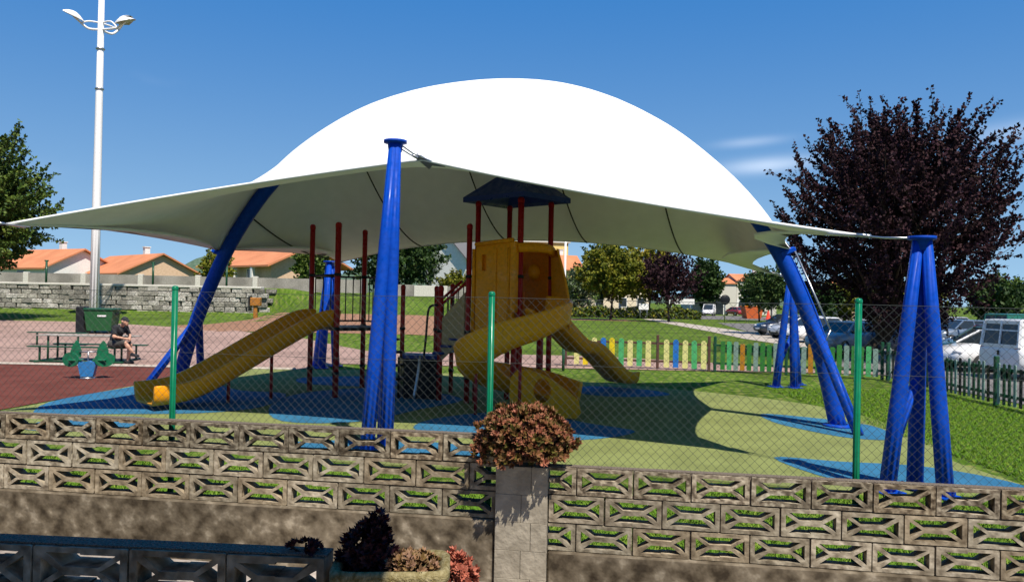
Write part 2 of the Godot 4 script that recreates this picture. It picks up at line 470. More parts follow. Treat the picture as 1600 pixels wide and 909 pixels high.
func surfaces() -> void:
	strip("paving", [[-22.7, -40.0, -6.2], [-24.0, -42.0, -5.6], [-30.0, -42.0, -5.0], [-34.5, -40.0, -9.0], [-39.0, -42.0, -17.0], [-41.0, -42.0, -22.0]], M.pink, 0.024)
	sheet("red_playground", PackedVector2Array(V2([-8.1, 22.7, -40, 22.7, -40, 10.5, -9.6, 10.5, -9.5, 12.0])), 0.012, M.rubber_red)
	var g := V2([-9.3, 11.9, -9.05, 14.2, -8.75, 17.5, -8.3, 21.4, -7.6, 22.6, -4.5, 23.0, -1, 22.3, 2, 20.9, 4.4, 19.4, 6.0, 17.9, 6.85, 16.3, 7.0, 14.2, 6.75, 12.5, 6.3, 11.2, 6.2, 9.3, 4.2, 9.25, 1.0, 10.05, -1.8, 10.25, -4.5, 11.0, -7.0, 11.6])
	var smooth := PackedVector2Array()
	smooth.append_array(loop(g, 5))
	sheet("playground_surface", smooth, 0.02, M.rubber_green, 0.02)
	var kerb := mk()
	tube(kerb, [Vector3(-40, 0.03, -22.72), Vector3(-6.2, 0.03, -22.72)], 0.05, 4)
	struct("kerb", kerb, M.path)
	var blobs := [
		[3.75, 11.15, 4.6, 10.95, 5.6, 10.75, 6.2, 10.1, 6.25, 9.4, 5.0, 9.3, 4.1, 9.75],
		[4.95, 15.5, 5.7, 15.2, 6.55, 14.3, 6.35, 12.9, 5.6, 12.9, 5.1, 13.7, 4.85, 14.5],
		[-8.9, 15.2, -8.65, 17.6, -8.3, 19.4, -7.0, 18.7, -6.0, 17.6, -4.9, 17.2, -4.75, 15.2, -5.6, 14.2, -7.4, 13.8, -8.0, 13.3],
		[-7.6, 13.4, -7.5, 12.2, -6.2, 12.3, -6.3, 13.6],
		[-3.2, 11.6, -1.7, 11.9, -0.5, 11.5, -0.2, 10.6, -1.6, 10.4, -3.0, 10.7],
		[-1.2, 14.3, 0.2, 15.2, 1.4, 13.9, 2.1, 13.1, 1.0, 12.2, -0.9, 12.4, -1.6, 13.1],
		[2.0, 19.9, 3.4, 19.3, 3.7, 18.3, 2.4, 17.8, 1.5, 18.6],
		[-5.4, 20.6, -3.7, 21.2, -2.3, 20.0, -3.1, 18.9, -5.0, 19.2],
		[-4.6, 17.3, -3.4, 18.6, -2.0, 18.2, -1.0, 16.8, -1.75, 15.2, -2.6, 13.6, -3.9, 13.5, -4.65, 15.3]]
	for b in blobs:
		var p := PackedVector2Array()
		p.append_array(loop(V2(b), 4))
		sheet("blue_patch", p, 0.025, M.rubber_blue)
	strip("footpath", [[-25.0, -7.0, 12.0], [-26.2, -6.0, 11.6], [-30.0, -4.2, 4.4], [-30.6, -4.0, 3.0]], M.pink, 0.02)
	strip("dirt_track", [[-36.5, -17.0, -0.5], [-40.0, -17.0, -1.2], [-43.0, -13.5, -2.2]], M.earth, 0.02)
	strip("dirt_verge", [[-84.0, -2.0, 14.0], [-91.0, -2.0, 13.0]], M.earth, 0.02)
	strip("pale_path", [[-30.0, 15.2, 17.8], [-42.0, 14.5, 18.6], [-48.0, 14.2, 19.2], [-58.0, 14.8, 17.8], [-84.0, 15.5, 17.6], [-96.0, 16.0, 18.0]], M.path, 0.022)
	strip("road", [[-100.0, -6.0, 90.0], [-128.0, -6.0, 110.0]], M.asphalt, 0.03)
	strip("car_park", [[-15.0, 11.7, 60.0], [-29.0, 11.7, 60.0], [-40.0, 18.7, 70.0], [-60.0, 18.0, 80.0], [-84.0, 22.0, 90.0]], M.asphalt, 0.018)
	sheet("lane", PackedVector2Array([Vector2(-25, 9), Vector2(-25, wall_z(-25) + 0.02), Vector2(25, wall_z(25) + 0.02), Vector2(25, 9)]), 0.15, M.lane, 0.25)

# ---------------------------------------------------------------- screen block walls
func block_mesh(w: float, h: float, dp: float, sd: int, half := 0) -> ArrayMesh:
	rng.seed = sd
	var st := mk()
	var j := func(): return rng.randf_range(-0.005, 0.005)
	var X := w * 0.5
	var Y := h * 0.5
	for sx in [-1, 1]:
		if half != 0 and sx != half:
			continue
		for sy in [-1, 1]:
			var a: float = X - 0.052 + j.call(); var b: float = Y - 0.026 + j.call()
			var c: float = X * 0.36 + j.call(); var e: float = 0.017 + j.call() * 0.5
			var a2: float = X - 0.03; var b2: float = Y - 0.044 + j.call(); var c2: float = X * 0.43 + j.call()
			var p := PackedVector2Array([Vector2(0, Y), Vector2(0, b), Vector2(a, b), Vector2(c, e), Vector2(0, e), Vector2(0, 0), Vector2(c2, 0), Vector2(a2, b2), Vector2(a2, 0), Vector2(X, 0), Vector2(X, Y - 0.004), Vector2(X - 0.004, Y)])
			for i in p.size():
				p[i] = Vector2(p[i].x * sx, p[i].y * sy)
			extrude(st, p, dp, Transform3D(), [1] if half != 0 else [0, 1])
	st.generate_normals()
	return st.commit()

func wall_frame(a: Vector3, b: Vector3) -> Basis:
	var x := (b - a); x.y = 0; x = x.normalized()
	return Basis(x, Vector3.UP, x.cross(Vector3.UP))

func block_wall(called: String, label: String, a: Vector3, b: Vector3, top: float, courses: int, variants: Array, mats: Array, plinth_mat: Material, bottom: float, shift: float, thick := 0.1, cap := 0.0) -> Node3D:
	var o := thing(called, label, "wall", Vector3(a.x, bottom, a.z))
	o.basis = wall_frame(a, b)
	var L := (Vector3(b.x, 0, b.z) - Vector3(a.x, 0, a.z)).length()
	var y0 := top - cap - courses * 0.2 - bottom
	var pl := mk()
	box(pl, Vector3(L * 0.5, y0 * 0.5, 0), Vector3(L, y0, thick + 0.05), Basis(), 0.012)
	obj("plinth", pl, plinth_mat, o)
	var mo := mk()
	for r in courses + 1:
		box(mo, Vector3(L * 0.5, y0 + r * 0.2 - (0.0 if r == courses else 0.0), 0), Vector3(L, 0.008, thick - 0.03))
	rng.seed = int(shift * 1000) + 5
	var cast := [[], []]                # castings of slightly different cement
	for c in 2:
		for i in 4:
			var m: StandardMaterial3D = mats[c].duplicate()
			m.albedo_color = [Color(1, 1, 1), Color(0.93, 0.91, 0.88), Color(0.97, 0.98, 0.98), Color(0.88, 0.88, 0.87)][i]
			m.uv1_offset = Vector3(i * 0.31, i * 0.17, i * 0.23)
			cast[c].append(m)
	for r in courses:
		var x := -fmod(shift + (0.2 if r % 2 else 0.0), 0.4)
		while x < L - 0.01:
			if x > 0.01:
				box(mo, Vector3(x, y0 + r * 0.2 + 0.1, 0), Vector3(0.008, 0.19, thick - 0.032))
			var cut := 0
			if x < -0.01: cut = 1
			if x + 0.4 > L + 0.01: cut = -1
			var mesh: Mesh = variants[0][rng.randi() % variants[0].size()] if cut == 0 else variants[1] if cut == 1 else variants[2]
			if cut == 0 or (cut == 1 and x + 0.4 > 0.15) or (cut == -1 and L - x > 0.15):
				var k := obj("screen_block", mesh, cast[1 if r == courses - 1 else 0][rng.randi() % 4], o)
				k.position = Vector3(x + 0.2 + rng.randf_range(-0.002, 0.002), y0 + r * 0.2 + 0.1 + rng.randf_range(-0.0015, 0.0015), rng.randf_range(-0.003, 0.003))
				k.rotation = Vector3(rng.randf_range(-0.006, 0.006), rng.randf_range(-0.006, 0.006), rng.randf_range(-0.004, 0.004))
			x += 0.4
	obj("mortar", mo, M.mortar, o)
	if cap > 0.0:
		var cp := mk()
		box(cp, Vector3(L * 0.5, y0 + courses * 0.2 + cap * 0.5 + 0.003, 0.0), Vector3(L, cap, 0.24), Basis(), 0.015)
		obj("coping", cp, mats[1], o)
	return o

func wall_z(x: float) -> float:
	return -5.752 + 0.151 * x        # the line of the lane wall

func walls() -> void:
	var full := []
	for i in 9:
		full.append(block_mesh(0.39, 0.19, 0.1, 300 + i))
	var variants := [full, block_mesh(0.39, 0.19, 0.1, 320, 1), block_mesh(0.39, 0.19, 0.1, 321, -1)]
	var pl := Vector3(-0.08, 0, wall_z(-0.08))
	var pr := Vector3(0.30, 0, wall_z(0.30))
	block_wall("screen_block_wall", "weathered concrete screen block wall running left of the pillar with the bush", Vector3(-7.28, 0, wall_z(-7.28)), pl, 1.2, 3, variants, [M.block, M.block_top], M.plinth, 0.0, 0.3184)
	block_wall("screen_block_wall", "lower stretch of concrete screen block wall in front of the blue tripod mast", pr, Vector3(6.3, 0, wall_z(6.3)), 1.0, 3, variants, [M.block, M.block_top], M.plinth, 0.0, 0.2)
	# the pillar between the two stretches, of hollow blocks
	var o := thing("wall_pillar", "plain concrete block pillar carrying the reddish bush", "pillar", Vector3((pl.x + pr.x) * 0.5, 0, (pl.z + pr.z) * 0.5))
	o.basis = wall_frame(pl, pr)
	rng.seed = 41
	var w := (pr - pl).length()
	for r in 5:
		var cut := 0.0 if r % 2 else 0.07
		for s in 2:
			var x0 := -w * 0.5 + 0.006 if s == 0 else cut + 0.0015
			var x1 := cut - 0.0015 if s == 0 else w * 0.5 - 0.006
			var st := mk()
			box(st, Vector3((x0 + x1) * 0.5, r * 0.2 + 0.1, 0.01 + rng.randf_range(-0.002, 0.002)), Vector3(x1 - x0, 0.1985, 0.2), Basis(), 0.002)
			obj("concrete_block", st, M.pillar, o)
	var mo := mk()
	box(mo, Vector3(0, 0.5, 0.008), Vector3(w - 0.03, 0.98, 0.18))
	obj("mortar", mo, M.pillar, o)
	# the wall on the camera's side of the lane, in the shade of the house
	var big := []
	for i in 3:
		big.append(block_mesh(0.39, 0.19, 0.12, 340 + i))
	block_wall("screen_block_wall", "screen block wall on the near side of the lane, ending at the planter trough", Vector3(-4.3, 0, -3.395), Vector3(-0.70, 0, -3.125), 1.18, 4, [big, block_mesh(0.39, 0.19, 0.12, 350, 1), block_mesh(0.39, 0.19, 0.12, 351, -1)], [M.block, M.block], M.block, 0.15, 0.19, 0.12, 0.0)
	# low wall that carries the planter
	var low := mk()
	var lb := wall_frame(Vector3(-0.8, 0, -3.18), Vector3(0.3, 0, -3.04))
	box(low, Vector3(-0.42, 0.52, -3.10), Vector3(0.54, 0.74, 0.22), lb, 0.012)
	tag(obj("low_wall", low, M.block), "low rendered wall under the planter trough", "wall")

func chain_fence() -> void:
	var o := thing("chain_link_fence", "green chain-link fence with round green posts behind the screen block wall", "fence", Vector3(0, 0, 0))
	var xs := [-5.35, -2.68, -0.15, 2.42, 5.0]
	for i in xs.size():
		var x: float = xs[i]
		var st := mk(true)
		var z := wall_z(x) - 0.10
		tube(st, [Vector3(x, 0.0, z), Vector3(x, 2.232, z)], 0.024, 14)
		lathe(st, [Vector2(0.026, 2.215), Vector2(0.026, 2.235), Vector2(0.018, 2.246), Vector2(0, 2.25)], 14, Transform3D(Basis(), Vector3(x, 0, z)))
		obj("post", st, M.green_post, o)
	for i in xs.size() - 1:
		var a := Vector3(xs[i], 0, wall_z(xs[i]) - 0.10)
		var b := Vector3(xs[i + 1], 0, wall_z(xs[i + 1]) - 0.10)
		var L := (b - a).length()
		var f := wall_frame(a, b)
		var st := mk()
		var y0 := 0.62 if xs[i] > -0.2 else 0.82
		var y1 := 2.2
		var hh := y1 - y0
		var s := 0.066
		for dir in [-1, 1]:
			var k := -hh
			while k < L:
				var x0 := k if dir == 1 else k + hh
				# a straight line rising through the panel, clipped to its sides
				var t0 := 0.0
				var t1 := 1.0
				var dx: float = hh * dir
				if dx > 0:
					t0 = maxf(0, -x0 / dx); t1 = minf(1, (L - x0) / dx)
				else:
					t0 = maxf(0, (L - x0) / dx); t1 = minf(1, -x0 / dx)
				if t1 > t0:
					var p := a + f * Vector3(x0 + dx * t0, y0 + hh * t0, 0.0013 * dir)
					var q := a + f * Vector3(x0 + dx * t1, y0 + hh * t1, 0.0013 * dir)
					tube(st, [p, q], 0.0011, 4, false)
				k += s
		obj("chain_link_mesh", st, M.wire, o)
		var tw := mk()
		for y in [y1 + 0.004, 1.72]:
			tube(tw, [a + Vector3(0, y, 0.004), (a + b) * 0.5 + Vector3(0, y - 0.008, 0.004), b + Vector3(0, y, 0.004)], 0.0018, 5)
		obj("straining_wire", tw, M.wire, o)

# ---------------------------------------------------------------- canopy
func arch_points() -> Array:
	return curve([Vector3(-7.59, 0.0, -17.92), Vector3(-7.22, 1.28, -17.81), Vector3(-6.61, 2.73, -17.64), Vector3(-6.0, 3.78, -17.47), Vector3(-5.30, 4.66, -17.28), Vector3(-4.46, 5.36, -17.04), Vector3(-3.32, 5.98, -16.72), Vector3(-2.22, 6.30, -16.4), Vector3(-1.13, 6.44, -16.1), Vector3(-0.08, 6.44, -15.8), Vector3(0.92, 6.29, -15.51), Vector3(1.88, 5.95, -15.24), Vector3(2.80, 5.42, -14.97), Vector3(3.48, 4.88, -14.79), Vector3(4.12, 4.24, -14.6), Vector3(4.66, 3.52, -14.45), Vector3(5.12, 2.66, -14.33), Vector3(5.56, 1.50, -14.21), Vector3(5.89, 0.0, -14.11)], 4)

func sag(a: Vector3, b: Vector3, inward: Vector3, n: int) -> Array:
	var out := []
	for i in n + 1:
		var t := float(i) / n
		out.append(a.lerp(b, t) + inward * 4.0 * t * (1 - t))
	return out

func patch(edge: Array, ridge: Array, nu: int, nv: int, bow: float) -> Array:   # a saddle: flat near the edge cable, steep at the arch
	var g := []
	for v in nv + 1:
		var row := PackedVector3Array()
		var t := float(v) / nv
		for u in nu + 1:
			var p: Vector3 = ridge[u].lerp(edge[u], t)
			p.y = lerpf(edge[u].y, ridge[u].y, pow(1.0 - t, bow))
			row.append(p)
		g.append(row)
	for it in 14:
		for v in range(1, nv):
			var r: PackedVector3Array = g[v]
			for u in range(1, nu):
				r[u] = r[u] * 0.5 + (r[u - 1] + r[u + 1]) * 0.25
			g[v] = r
	return g

func canopy() -> void:
	var o := thing("shade_canopy", "white domed tensile canopy on a blue arch over the playground", "canopy", Vector3.ZERO)
	var arch := arch_points()
	var st := mk(true)
	tube(st, arch, 0.15, 20)
	obj("arch_tube", st, M.blue, o)
	for f in [arch[0], arch[-1]]:
		var bp := mk(true)
		lathe(bp, [Vector2(0, 0.02), Vector2(0.26, 0.02), Vector2(0.26, 0.06), Vector2(0.16, 0.07)], 18, Transform3D(Basis(), f))
		obj("base_plate", bp, M.blue, o)
	for b in [[Vector3(-8.04, 0.02, -17.23), Vector3(-7.12, 1.55, -17.75)], [Vector3(-7.44, 0.02, -18.95), Vector3(-7.08, 1.65, -17.8)], [Vector3(5.86, 0.02, -13.2), Vector3(5.42, 1.95, -14.2)]]:
		st = mk(true)
		tube(st, b, 0.085, 14)
		obj("arch_brace", st, M.blue, o)
	# corners of the cloth
	var AL := Vector3(-6.64, 3.15, -17.6); var AR := Vector3(5.05, 3.2, -14.3)
	var FL := Vector3(-8.0, 3.21, -12.4); var FC := Vector3(-1.32, 4.17, -11.3); var FR := Vector3(4.28, 3.07, -9.8)
	var RR := Vector3(6.80, 2.95, -20.2); var RL := Vector3(-5.18, 3.17, -23.5)
	var ridge_full := []
	for p in arch:
		if p.y > 2.95:
			ridge_full.append(p)
	var nu := 80
	var nv := 18
	var core := resample(ridge_full, nu)
	var across: Vector3 = (core[-1] - core[0]).cross(Vector3.UP).normalized()     # towards the front
	var ridges := [[], [], []]
	for u in nu + 1:
		var tn: Vector3 = (core[mini(u + 1, nu)] - core[maxi(u - 1, 0)]).normalized()
		var nrm := tn.cross(across).normalized()
		if nrm.y < 0: nrm = -nrm
		for k in 3:
			var q: Vector3 = core[u] + nrm * (0.185 if k == 1 else 0.11) + across * [0.17, 0.0, -0.17][k]
			ridges[k].append(AL if u == 0 else AR if u == nu else q)
	var e0 := 6                  # steps of the short edges that run from the arch to a corner
	var m0 := 34
	var front := sag(AL, FL, Vector3(0.75, 0.12, 0.05), e0).slice(0, e0) + sag(FL, FC, Vector3(0.1, 0.16, -0.5), m0).slice(0, m0) + sag(FC, FR, Vector3(-0.15, 0.03, -0.45), m0).slice(0, m0) + sag(FR, AR, Vector3(-0.95, 0.12, 0.0), e0)
	var rear := sag(AL, RL, Vector3(0.85, 0.22, 0.25), e0).slice(0, e0) + sag(RL, RR, Vector3(-0.2, 0.58, 2.6), m0 * 2).slice(0, m0 * 2) + sag(RR, AR, Vector3(-1.35, 0.1, 0.15), e0)
	var F := patch(front, ridges[0], nu, nv, 1.9)
	var B := patch(rear, ridges[2], nu, nv, 1.6)
	st = mk(true)
	for g in [[F, false], [B, true]]:
		for v in nv:
			for u in nu:
				var a: Vector3 = g[0][v][u]; var b: Vector3 = g[0][v][u + 1]; var c: Vector3 = g[0][v + 1][u + 1]; var e: Vector3 = g[0][v + 1][u]
				if g[1]:
					quad(st, e, c, b, a)
				else:
					quad(st, a, b, c, e)
	for u in nu:
		quad(st, ridges[2][u], ridges[2][u + 1], ridges[1][u + 1], ridges[1][u])
		quad(st, ridges[1][u], ridges[1][u + 1], ridges[0][u + 1], ridges[0][u])
	obj("membrane", st, M.membrane, o)
	var e1 := e0 + m0
	var e2 := e1 + m0
	for e in [front.slice(0, e0 + 1), front.slice(e0, e1 + 1), front.slice(e1, e2 + 1), front.slice(e2, nu + 1), rear.slice(0, e0 + 1), rear.slice(e0, e2 + 1), rear.slice(e2, nu + 1)]:
		st = mk(true)
		tube(st, e, 0.022, 8)
		obj("edge_hem", st, M.membrane, o)
	for u in [6, 23, 36, 47, 60]:
		var line := []
		for v in range(1, nv):
			var p: Vector3 = B[v][u]
			line.append(p + Vector3(0, -0.035 - 0.10 * sin(PI * v / nv), 0.02))
		st = mk(true)
		tube(st, line, 0.017, 6)
		obj("stay_rope", st, M.rope, o)
	# corner fittings and the cables to the masts
	for c in [[FL, Vector3(-8.55, 3.28, -11.9)], [FC, Vector3(-1.62, 4.30, -10.95)], [FR, Vector3(4.72, 3.0, -9.25)], [RR, Vector3(7.15, 2.9, -20.45)], [RL, Vector3(-5.5, 3.2, -23.75)]]:
		var a: Vector3 = c[0]; var b: Vector3 = c[1]
		var dir := (b - a).normalized()
		st = mk()
		var pb := Basis(dir, Vector3.UP, dir.cross(Vector3.UP)).orthonormalized()
		extrude(st, PackedVector2Array([Vector2(-0.3, -0.17), Vector2(0.06, -0.07), Vector2(0.1, 0), Vector2(0.06, 0.07), Vector2(-0.3, 0.17), Vector2(-0.2, 0)]), 0.014, Transform3D(pb * Basis(Vector3.RIGHT, PI / 2), a))
		obj("corner_plate", st, M.steel, o)
		var sd := dir.cross(Vector3.UP).normalized() * 0.05
		for s in [-1, 1]:
			st = mk(true)
			tube(st, [a + sd * s, a.lerp(b, 0.5) + sd * s * 0.8 + Vector3(0, -0.015, 0), b + sd * s], 0.011, 8)
			tube(st, [a + sd * s + dir * 0.03, a + sd * s + dir * 0.16], 0.022, 8)
			obj("tie_cable", st, M.steel, o)
	for c in [[AR, 1.0], [AL, -1.0]]:
		var a: Vector3 = c[0]
		st = mk()
		box(st, a + Vector3(-0.06 * c[1], -0.06, 0.0), Vector3(0.3, 0.1, 0.16), Basis(Vector3(0, 0, 1), 0.4 * c[1]), 0.02)
		obj("clamp", st, M.blue, o)
	for q in [[AR + Vector3(0.05, -0.05, 0.1), Vector3(5.68, 1.75, -14.0)], [Vector3(5.68, 1.75, -14.0), Vector3(5.60, 1.45, -14.1)]]:
		st = mk(true)
		tube(st, q, 0.018, 8)
		obj("tie_rod", st, M.steel, o)

func resample(pts: Array, n: int) -> Array:
	var acc := [0.0]
	for i in range(1, pts.size()):
		acc.append(acc[-1] + (pts[i] - pts[i - 1]).length())
	var out := []
	var k := 0
	for i in n + 1:
		var s: float = acc[-1] * i / n
		while k < pts.size() - 2 and acc[k + 1] < s:
			k += 1
		out.append(pts[k].lerp(pts[k + 1], clampf((s - acc[k]) / (acc[k + 1] - acc[k]), 0, 1)))
	return out

func mast(label: String, top: Vector3, feet: Array, r: float, braces: Array) -> void:
	var o := thing("canopy_mast", label, "mast", Vector3.ZERO, 0.0, "blue canopy masts")
	var c := Vector3.ZERO
	for f in feet:
		c += f / feet.size()
	for f in feet:
		var st := mk(true)
		var d: Vector3 = (f - c); d.y = 0
		var head: Vector3 = top + d.normalized() * r * 0.5 + Vector3(0, -0.02, 0)
		tube(st, [f + Vector3(0, 0.02, 0), f.lerp(head, 0.33), f.lerp(head, 0.66), head], [r, r * 0.96, r * 0.86, r * 0.66], 18)
		var lg := obj("leg", st, M.blue, o)
		var bp := mk()
		box(bp, f + Vector3(0, 0.035, 0), Vector3(r * 3.2, 0.02, r * 3.2), Basis(Vector3.UP, 0.3), 0.004)
		for a in 4:
			tube(bp, [f + Vector3(cos(a * PI / 2 + 1.08), 0, sin(a * PI / 2 + 1.08)) * r * 1.75 + Vector3(0, 0.04, 0), f + Vector3(cos(a * PI / 2 + 1.08), 0, sin(a * PI / 2 + 1.08)) * r * 1.75 + Vector3(0, 0.075, 0)], 0.014, 6)
		obj("base_plate", bp, M.blue, lg)
	var fl := mk(true)
	lathe(fl, [Vector2(0, -0.16), Vector2(r * 0.95, -0.14), Vector2(r * 1.1, -0.03), Vector2(r * 1.65, -0.02), Vector2(r * 1.65, 0.018), Vector2(0, 0.021)], 20, Transform3D(Basis(), top))
	obj("head_plate", fl, M.blue, o)
	for b in braces:
		var st := mk(true)
		tube(st, b, r * 0.55, 14)
		obj("brace", st, M.blue, o)

func masts() -> void:
	mast("tall blue three-legged mast holding the canopy edge in front of the play structure", Vector3(-1.66, 4.34, -10.9), [Vector3(-1.92, 0, -10.6), Vector3(-1.68, 0, -10.75), Vector3(-1.85, 0, -11.6)], 0.098, [])
	var l1 := Vector3(4.42, 0, -9.20); var l2 := Vector3(4.88, 0, -9.46); var l3 := Vector3(5.0, 0, -9.0)
	var t := Vector3(4.79, 3.0, -9.2)
	mast("short blue tripod mast with a diagonal brace beside the green fence post and copper tree", t, [l1, l2, l3], 0.094, [[l1.lerp(t, 0.16), l2.lerp(t, 0.47)]])
	mast("far blue tripod mast on the grass before the dark picket fence", Vector3(7.28, 2.91, -20.5), [Vector3(6.92, 0, -20.5), Vector3(7.36, 0, -20.4), Vector3(7.75, 0, -21.2)], 0.10, [[Vector3(7.0, 0.6, -20.5), Vector3(7.5, 1.5, -20.9)]])
	mast("blue tripod mast seen between the red posts beyond the wide yellow slide", Vector3(-5.53, 3.2, -23.8), [Vector3(-5.95, 0, -24.1), Vector3(-5.35, 0, -24.1), Vector3(-5.6, 0, -23.3)], 0.12, [])
	mast("outer blue mast that holds the low corner of the canopy beside the red surface", Vector3(-8.6, 3.3, -11.85), [Vector3(-8.9, 0, -11.6), Vector3(-8.35, 0, -11.6), Vector3(-8.7, 0, -12.3)], 0.10, [])

# ---------------------------------------------------------------- play structure
func U(w: float, hl: float, hr: float, t: float) -> PackedVector2Array:   # closed section of a trough: flat outside, rounded inside
	return PackedVector2Array([Vector2(-w * 0.42, 0), Vector2(w * 0.42, 0), Vector2(w * 0.5, 0.06), Vector2(w * 0.53, hr * 0.5), Vector2(w * 0.56, hr), Vector2(w * 0.545, hr + 0.03), Vector2(w * 0.5, hr + 0.03), Vector2(w * 0.5 - t, hr - 0.01), Vector2(w * 0.46 - t, hr * 0.4), Vector2(w * 0.36 - t, t + 0.012), Vector2(0, t), Vector2(-w * 0.36 + t, t + 0.012), Vector2(-w * 0.46 + t, hl * 0.4), Vector2(-w * 0.5 + t, hl - 0.01), Vector2(-w * 0.5, hl + 0.03), Vector2(-w * 0.545, hl + 0.03), Vector2(-w * 0.56, hl), Vector2(-w * 0.53, hl * 0.5), Vector2(-w * 0.5, 0.06)])

func level_frames(pts: Array) -> Array:     # frames that keep x level, so that troughs do not roll
	var out := []
	for i in pts.size():
		var t: Vector3 = (pts[mini(i + 1, pts.size() - 1)] - pts[maxi(i - 1, 0)]).normalized()
		var x := Vector3.UP.cross(t).normalized()
		out.append(Transform3D(Basis(x, t.cross(x), t), pts[i]))
	return out

func straight_slide(a: Vector2, b: Vector2, hts: Array, w: float, wall: float) -> SurfaceTool:
	var pts := []
	for h in hts:
		var p := a.lerp(b, h[0])
		pts.append(Vector3(p.x, h[1], p.y))
	var st := mk(true)
	sweep(st, U(w, wall, wall, 0.03), level_frames(curve(pts, 5)))
	return st

func bars(a: Vector3, b: Vector3, y0: float, y1: float, n: int, r := 0.014) -> SurfaceTool:
	var st := mk(true)
	for y in [y0, y1]:
		tube(st, [a + Vector3(0, y, 0), b + Vector3(0, y, 0)], r * 1.5, 8)
	for i in n:
		var p := a.lerp(b, (i + 0.5) / n)
		tube(st, [p + Vector3(0, y0 + 0.015, 0), p + Vector3(0, y1 - 0.015, 0)], r, 6)
	return st

func deck(pts: Array, y: float, t := 0.07) -> SurfaceTool:
	var poly := PackedVector2Array()
	for p in pts:
		poly.append(Vector2(p.x, -p.z))
	var st := mk()
	extrude(st, poly, t, Transform3D(Basis(Vector3.RIGHT, -PI / 2), Vector3(0, y - t * 0.5, 0)))
	return st

func red_post(o: Node3D, p: Vector3, h: float, r := 0.058) -> void:
	var st := mk(true)
	tube(st, [p + Vector3(0, 0.02, 0), p + Vector3(0, h - 0.05, 0)], r, 14)
	lathe(st, [Vector2(r + 0.006, h - 0.1), Vector2(r + 0.006, h - 0.03), Vector2(r * 0.7, h + 0.005), Vector2(0, h + 0.015)], 14, Transform3D(Basis(), p))
	var k := obj("post", st, M.red, o)
	for y in [0.5, 1.45, 2.6]:
		if y < h - 0.2:
			var c := mk(true)
			lathe(c, [Vector2(r, y), Vector2(r + 0.014, y + 0.008), Vector2(r + 0.014, y + 0.06), Vector2(r, y + 0.068)], 14, Transform3D(Basis(), p))
			obj("clamp", c, M.black, k)

func panel(a: Vector3, b: Vector3, y0: float, y1: float, y2: float, t: float, slot := []) -> SurfaceTool:    # upright panel from a to b with an upper edge from y1 to y2 and one slot
	var f := wall_frame(a, b)
	var L := (b - a).length()
	var xf := Transform3D(f, a)
	var st := mk()
	if slot.is_empty():
		extrude(st, PackedVector2Array([Vector2(0, y0), Vector2(L, y0), Vector2(L, y2 - 0.06), Vector2(L - 0.06, y2), Vector2(0.06, y1), Vector2(0, y1 - 0.06)]), t, xf)
		return st
	var x0: float = slot[0]; var x1: float = slot[1]; var s0: float = slot[2]; var s1: float = slot[3]
	var ya := func(x): return lerpf(y1, y2, x / L)
	extrude(st, PackedVector2Array([Vector2(0, y0), Vector2(x0, y0), Vector2(x0, ya.call(x0)), Vector2(0.05, ya.call(0.05)), Vector2(0, y1 - 0.05)]), t, xf)
	extrude(st, PackedVector2Array([Vector2(x1, y0), Vector2(L, y0), Vector2(L, y2 - 0.05), Vector2(L - 0.05, y2), Vector2(x1, ya.call(x1))]), t, xf)
	extrude(st, PackedVector2Array([Vector2(x0, y0), Vector2(x1, y0), Vector2(x1, s0), Vector2(x0, s0)]), t, xf)
	extrude(st, PackedVector2Array([Vector2(x0, s1), Vector2(x1, s1), Vector2(x1, ya.call(x1)), Vector2(x0, ya.call(x0))]), t, xf)
	return st

